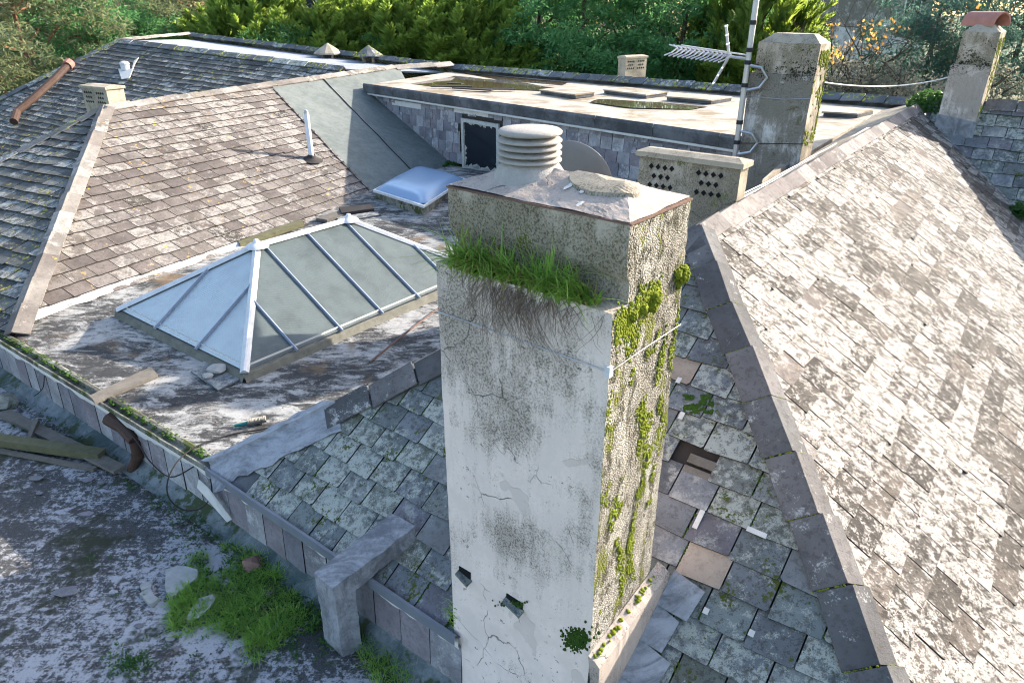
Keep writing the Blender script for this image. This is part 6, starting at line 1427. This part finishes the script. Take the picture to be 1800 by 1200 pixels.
for i, (px, D, zt_, s_, lb) in enumerate(((850, 58, 7.5, 1.25, 'grey leaved evergreen oak behind the tall conifer tips'), (925, 56, 7.0, 1.12, 'grey leaved evergreen oak right of the conifer tips'), (1005, 54, 8.0, 1.10, 'grey leaved oak behind the deep green conifers'), (760, 64, 8, 1.25, 'dark oak far behind the middle bright conifers'))):
    tree('oak', 'oak_tree', lb, px, D, zt_, s_, rt.random() * 6, 'evergreen oaks')
for i, (px, D, zt_, s_, lb) in enumerate(((1470, 40, 2.4, 0.88, 'olive grey shrub right behind the middle chimney'), (1540, 39, 2.6, 0.88, 'olive grey shrub between the two right chimneys'), (1610, 40, 2.7, 0.88, 'olive grey shrub left behind the hooded chimney'), (1500, 46, 3.0, 0.99, 'taller olive shrub below the bare tree'), (1780, 40, 2.6, 0.88, 'olive grey shrub at the right edge'))):
    tree('olive', 'shrub', lb, px, D, zt_, s_, rt.random() * 6, 'olive grey shrubs')
for i, (px, D, zt_, s_, lb) in enumerate(((1655, 48, 6.5, 0.88, 'blue green pine left of the hooded chimney'), (1740, 48, 7.0, 0.99, 'blue green pine behind the hooded chimney'), (1810, 46, 6.5, 0.99, 'blue green pine at the right edge'))):
    tree('blue', 'pine_tree', lb, px, D, zt_, s_, rt.random() * 6, 'blue green pines at the right')
# bare autumn trees
def bare_tree(label, px, D, h, seed):
    d = ray(px, 8); d.z = 0; d.normalize(); loc = Vector((d.x * D, d.y * D, GZ)); t = thing('bare_tree', label, 'tree', loc, 'bare autumn trees'); R = random.Random(seed); m_ = MB(); tips = []
    def grow(p, dr, L_, r, dep):
        q = [p]; dd = dr.copy()
        for k in range(3): dd = (dd + Vector((R.gauss(0, .25), R.gauss(0, .25), R.gauss(0.02, .18)))).normalized(); q.append(q[-1] + dd * L_ / 3)
        m_.tube(q, [r, r * 0.88, r * 0.78, r * 0.68], 6 if dep < 2 else (4 if dep < 4 else 3), caps=False)
        if dep >= 6: tips.append(q[-1]); return
        if dep >= 4: tips.append(q[2])
        for k in range(3 if dep < 4 else 2):
            a = R.random() * 6.28; sp_ = R.uniform(0.45, 1.0); side = Vector((cos(a), sin(a), R.uniform(-0.15, 0.55))); grow(q[-1] if k < 2 else q[2], (dd + side * sp_).normalized(), L_ * R.uniform(0.62, 0.85), r * 0.62, dep + 1)
    grow(Vector((0, 0, 0)), UP, h * 0.30, 0.24, 0)
    tr_ = mk('trunk', m_.v, m_.f, M['bark'], None, keep_origin=True); tr_.parent = t
    P = []; g = np.random.default_rng(seed)
    for q in tips:
        if noise.noise(q * 0.35 + Vector((seed, 0, 0))) > 0.27:
            for k in range(5): P.append(np.array(q) + g.normal(0, 0.16, 3))
    P = np.array(P) if P else np.zeros((1, 3)); n = len(P); a = g.normal(size=(n, 3)); a /= np.linalg.norm(a, axis=1)[:, None]; b = np.cross(a, g.normal(size=(n, 3))); b /= np.linalg.norm(b, axis=1)[:, None]
    quads('autumn_leaves', P, a * 0.10, b * 0.07, g.random(n), M['leaf_orange'], t)
bare_tree('bare dark branched tree with a few orange leaves between the right chimneys', 1545, 38, 15, 5)
bare_tree('bare tree with orange leaves behind the middle chimney', 1425, 40, 14.5, 8)
bare_tree('bare tree between the deep green conifers and the mast', 1180, 45, 14.5, 12)
# houses glimpsed behind the trees
def house(label, px0, px1, D, z_e, z_r, wallm, roofm, wins):
    d0_, d1_ = ray(px0, 8), ray(px1, 8)
    a = Vector((d0_.x / d0_.y * D, D, GZ)); b = Vector((d1_.x / d1_.y * D, D, GZ)); L_ = (b - a).length; s_ = (b - a).normalized(); bk = Vector((0, 1, 0)); t = thing('far_house', label, 'house', (a + b) / 2)
    MB().box(a, s_ * L_, bk * 7, UP * (z_e - GZ)).build('wall', wallm, t)
    m_ = MB(); e0, e1, e2, e3 = [p + UP * (z_e - GZ) for p in (a - s_ * .3 - bk * .4, b + s_ * .3 - bk * .4, b + s_ * .3 + bk * 7.4, a - s_ * .3 + bk * 7.4)]; r0_, r1_ = (e0 + e3) / 2 + UP * (z_r - z_e), (e1 + e2) / 2 + UP * (z_r - z_e)
    m_.add([e0, e1, e2, e3, r0_, r1_], [(0, 1, 5, 4), (2, 3, 4, 5), (0, 4, 3), (1, 2, 5), (3, 2, 1, 0)]); m_.build('roof', roofm, t)
    for (x0, x1, z0_, z1_) in wins:
        f0, f1 = (x0 - px0) / (px1 - px0), (x1 - px0) / (px1 - px0); o_ = a + s_ * L_ * f0 - bk * 0.05; w_ = L_ * (f1 - f0); o_.z = z0_
        m_ = MB(); m_.box(o_ - bk * 0.04, s_ * w_, bk * 0.05, UP * (z1_ - z0_)); wf = m_.build('window_frame', M['house_white'], t)
        for k in range(2): MB().box(o_ - bk * 0.06 + s_ * (0.10 + k * (w_ - 0.1) / 2) + UP * 0.12, s_ * (w_ / 2 - 0.17), bk * 0.03, UP * (z1_ - z0_ - 0.24)).build('window_pane', M['pane'], wf)
house('brick house with white framed windows glimpsed above the bright conifers', 500, 700, 66, 7.5, 10, M['brick'], M['roof_tile'], ((512, 558, 2.6, 5.0), (566, 602, 2.6, 5.6), (664, 690, 3.3, 6.0)))
house('red roofed house glimpsed behind the left pines', 170, 330, 72, 3.2, 5.5, M['house_white'], M['roof_tile'], ((205, 235, 0.8, 2.4),))
house('pale rendered house glimpsed through the bare tree', 1400, 1640, 62, 8.0, 11, M['render_grey'], M['roof_tile'], ((1590, 1620, 3.0, 5.0),))
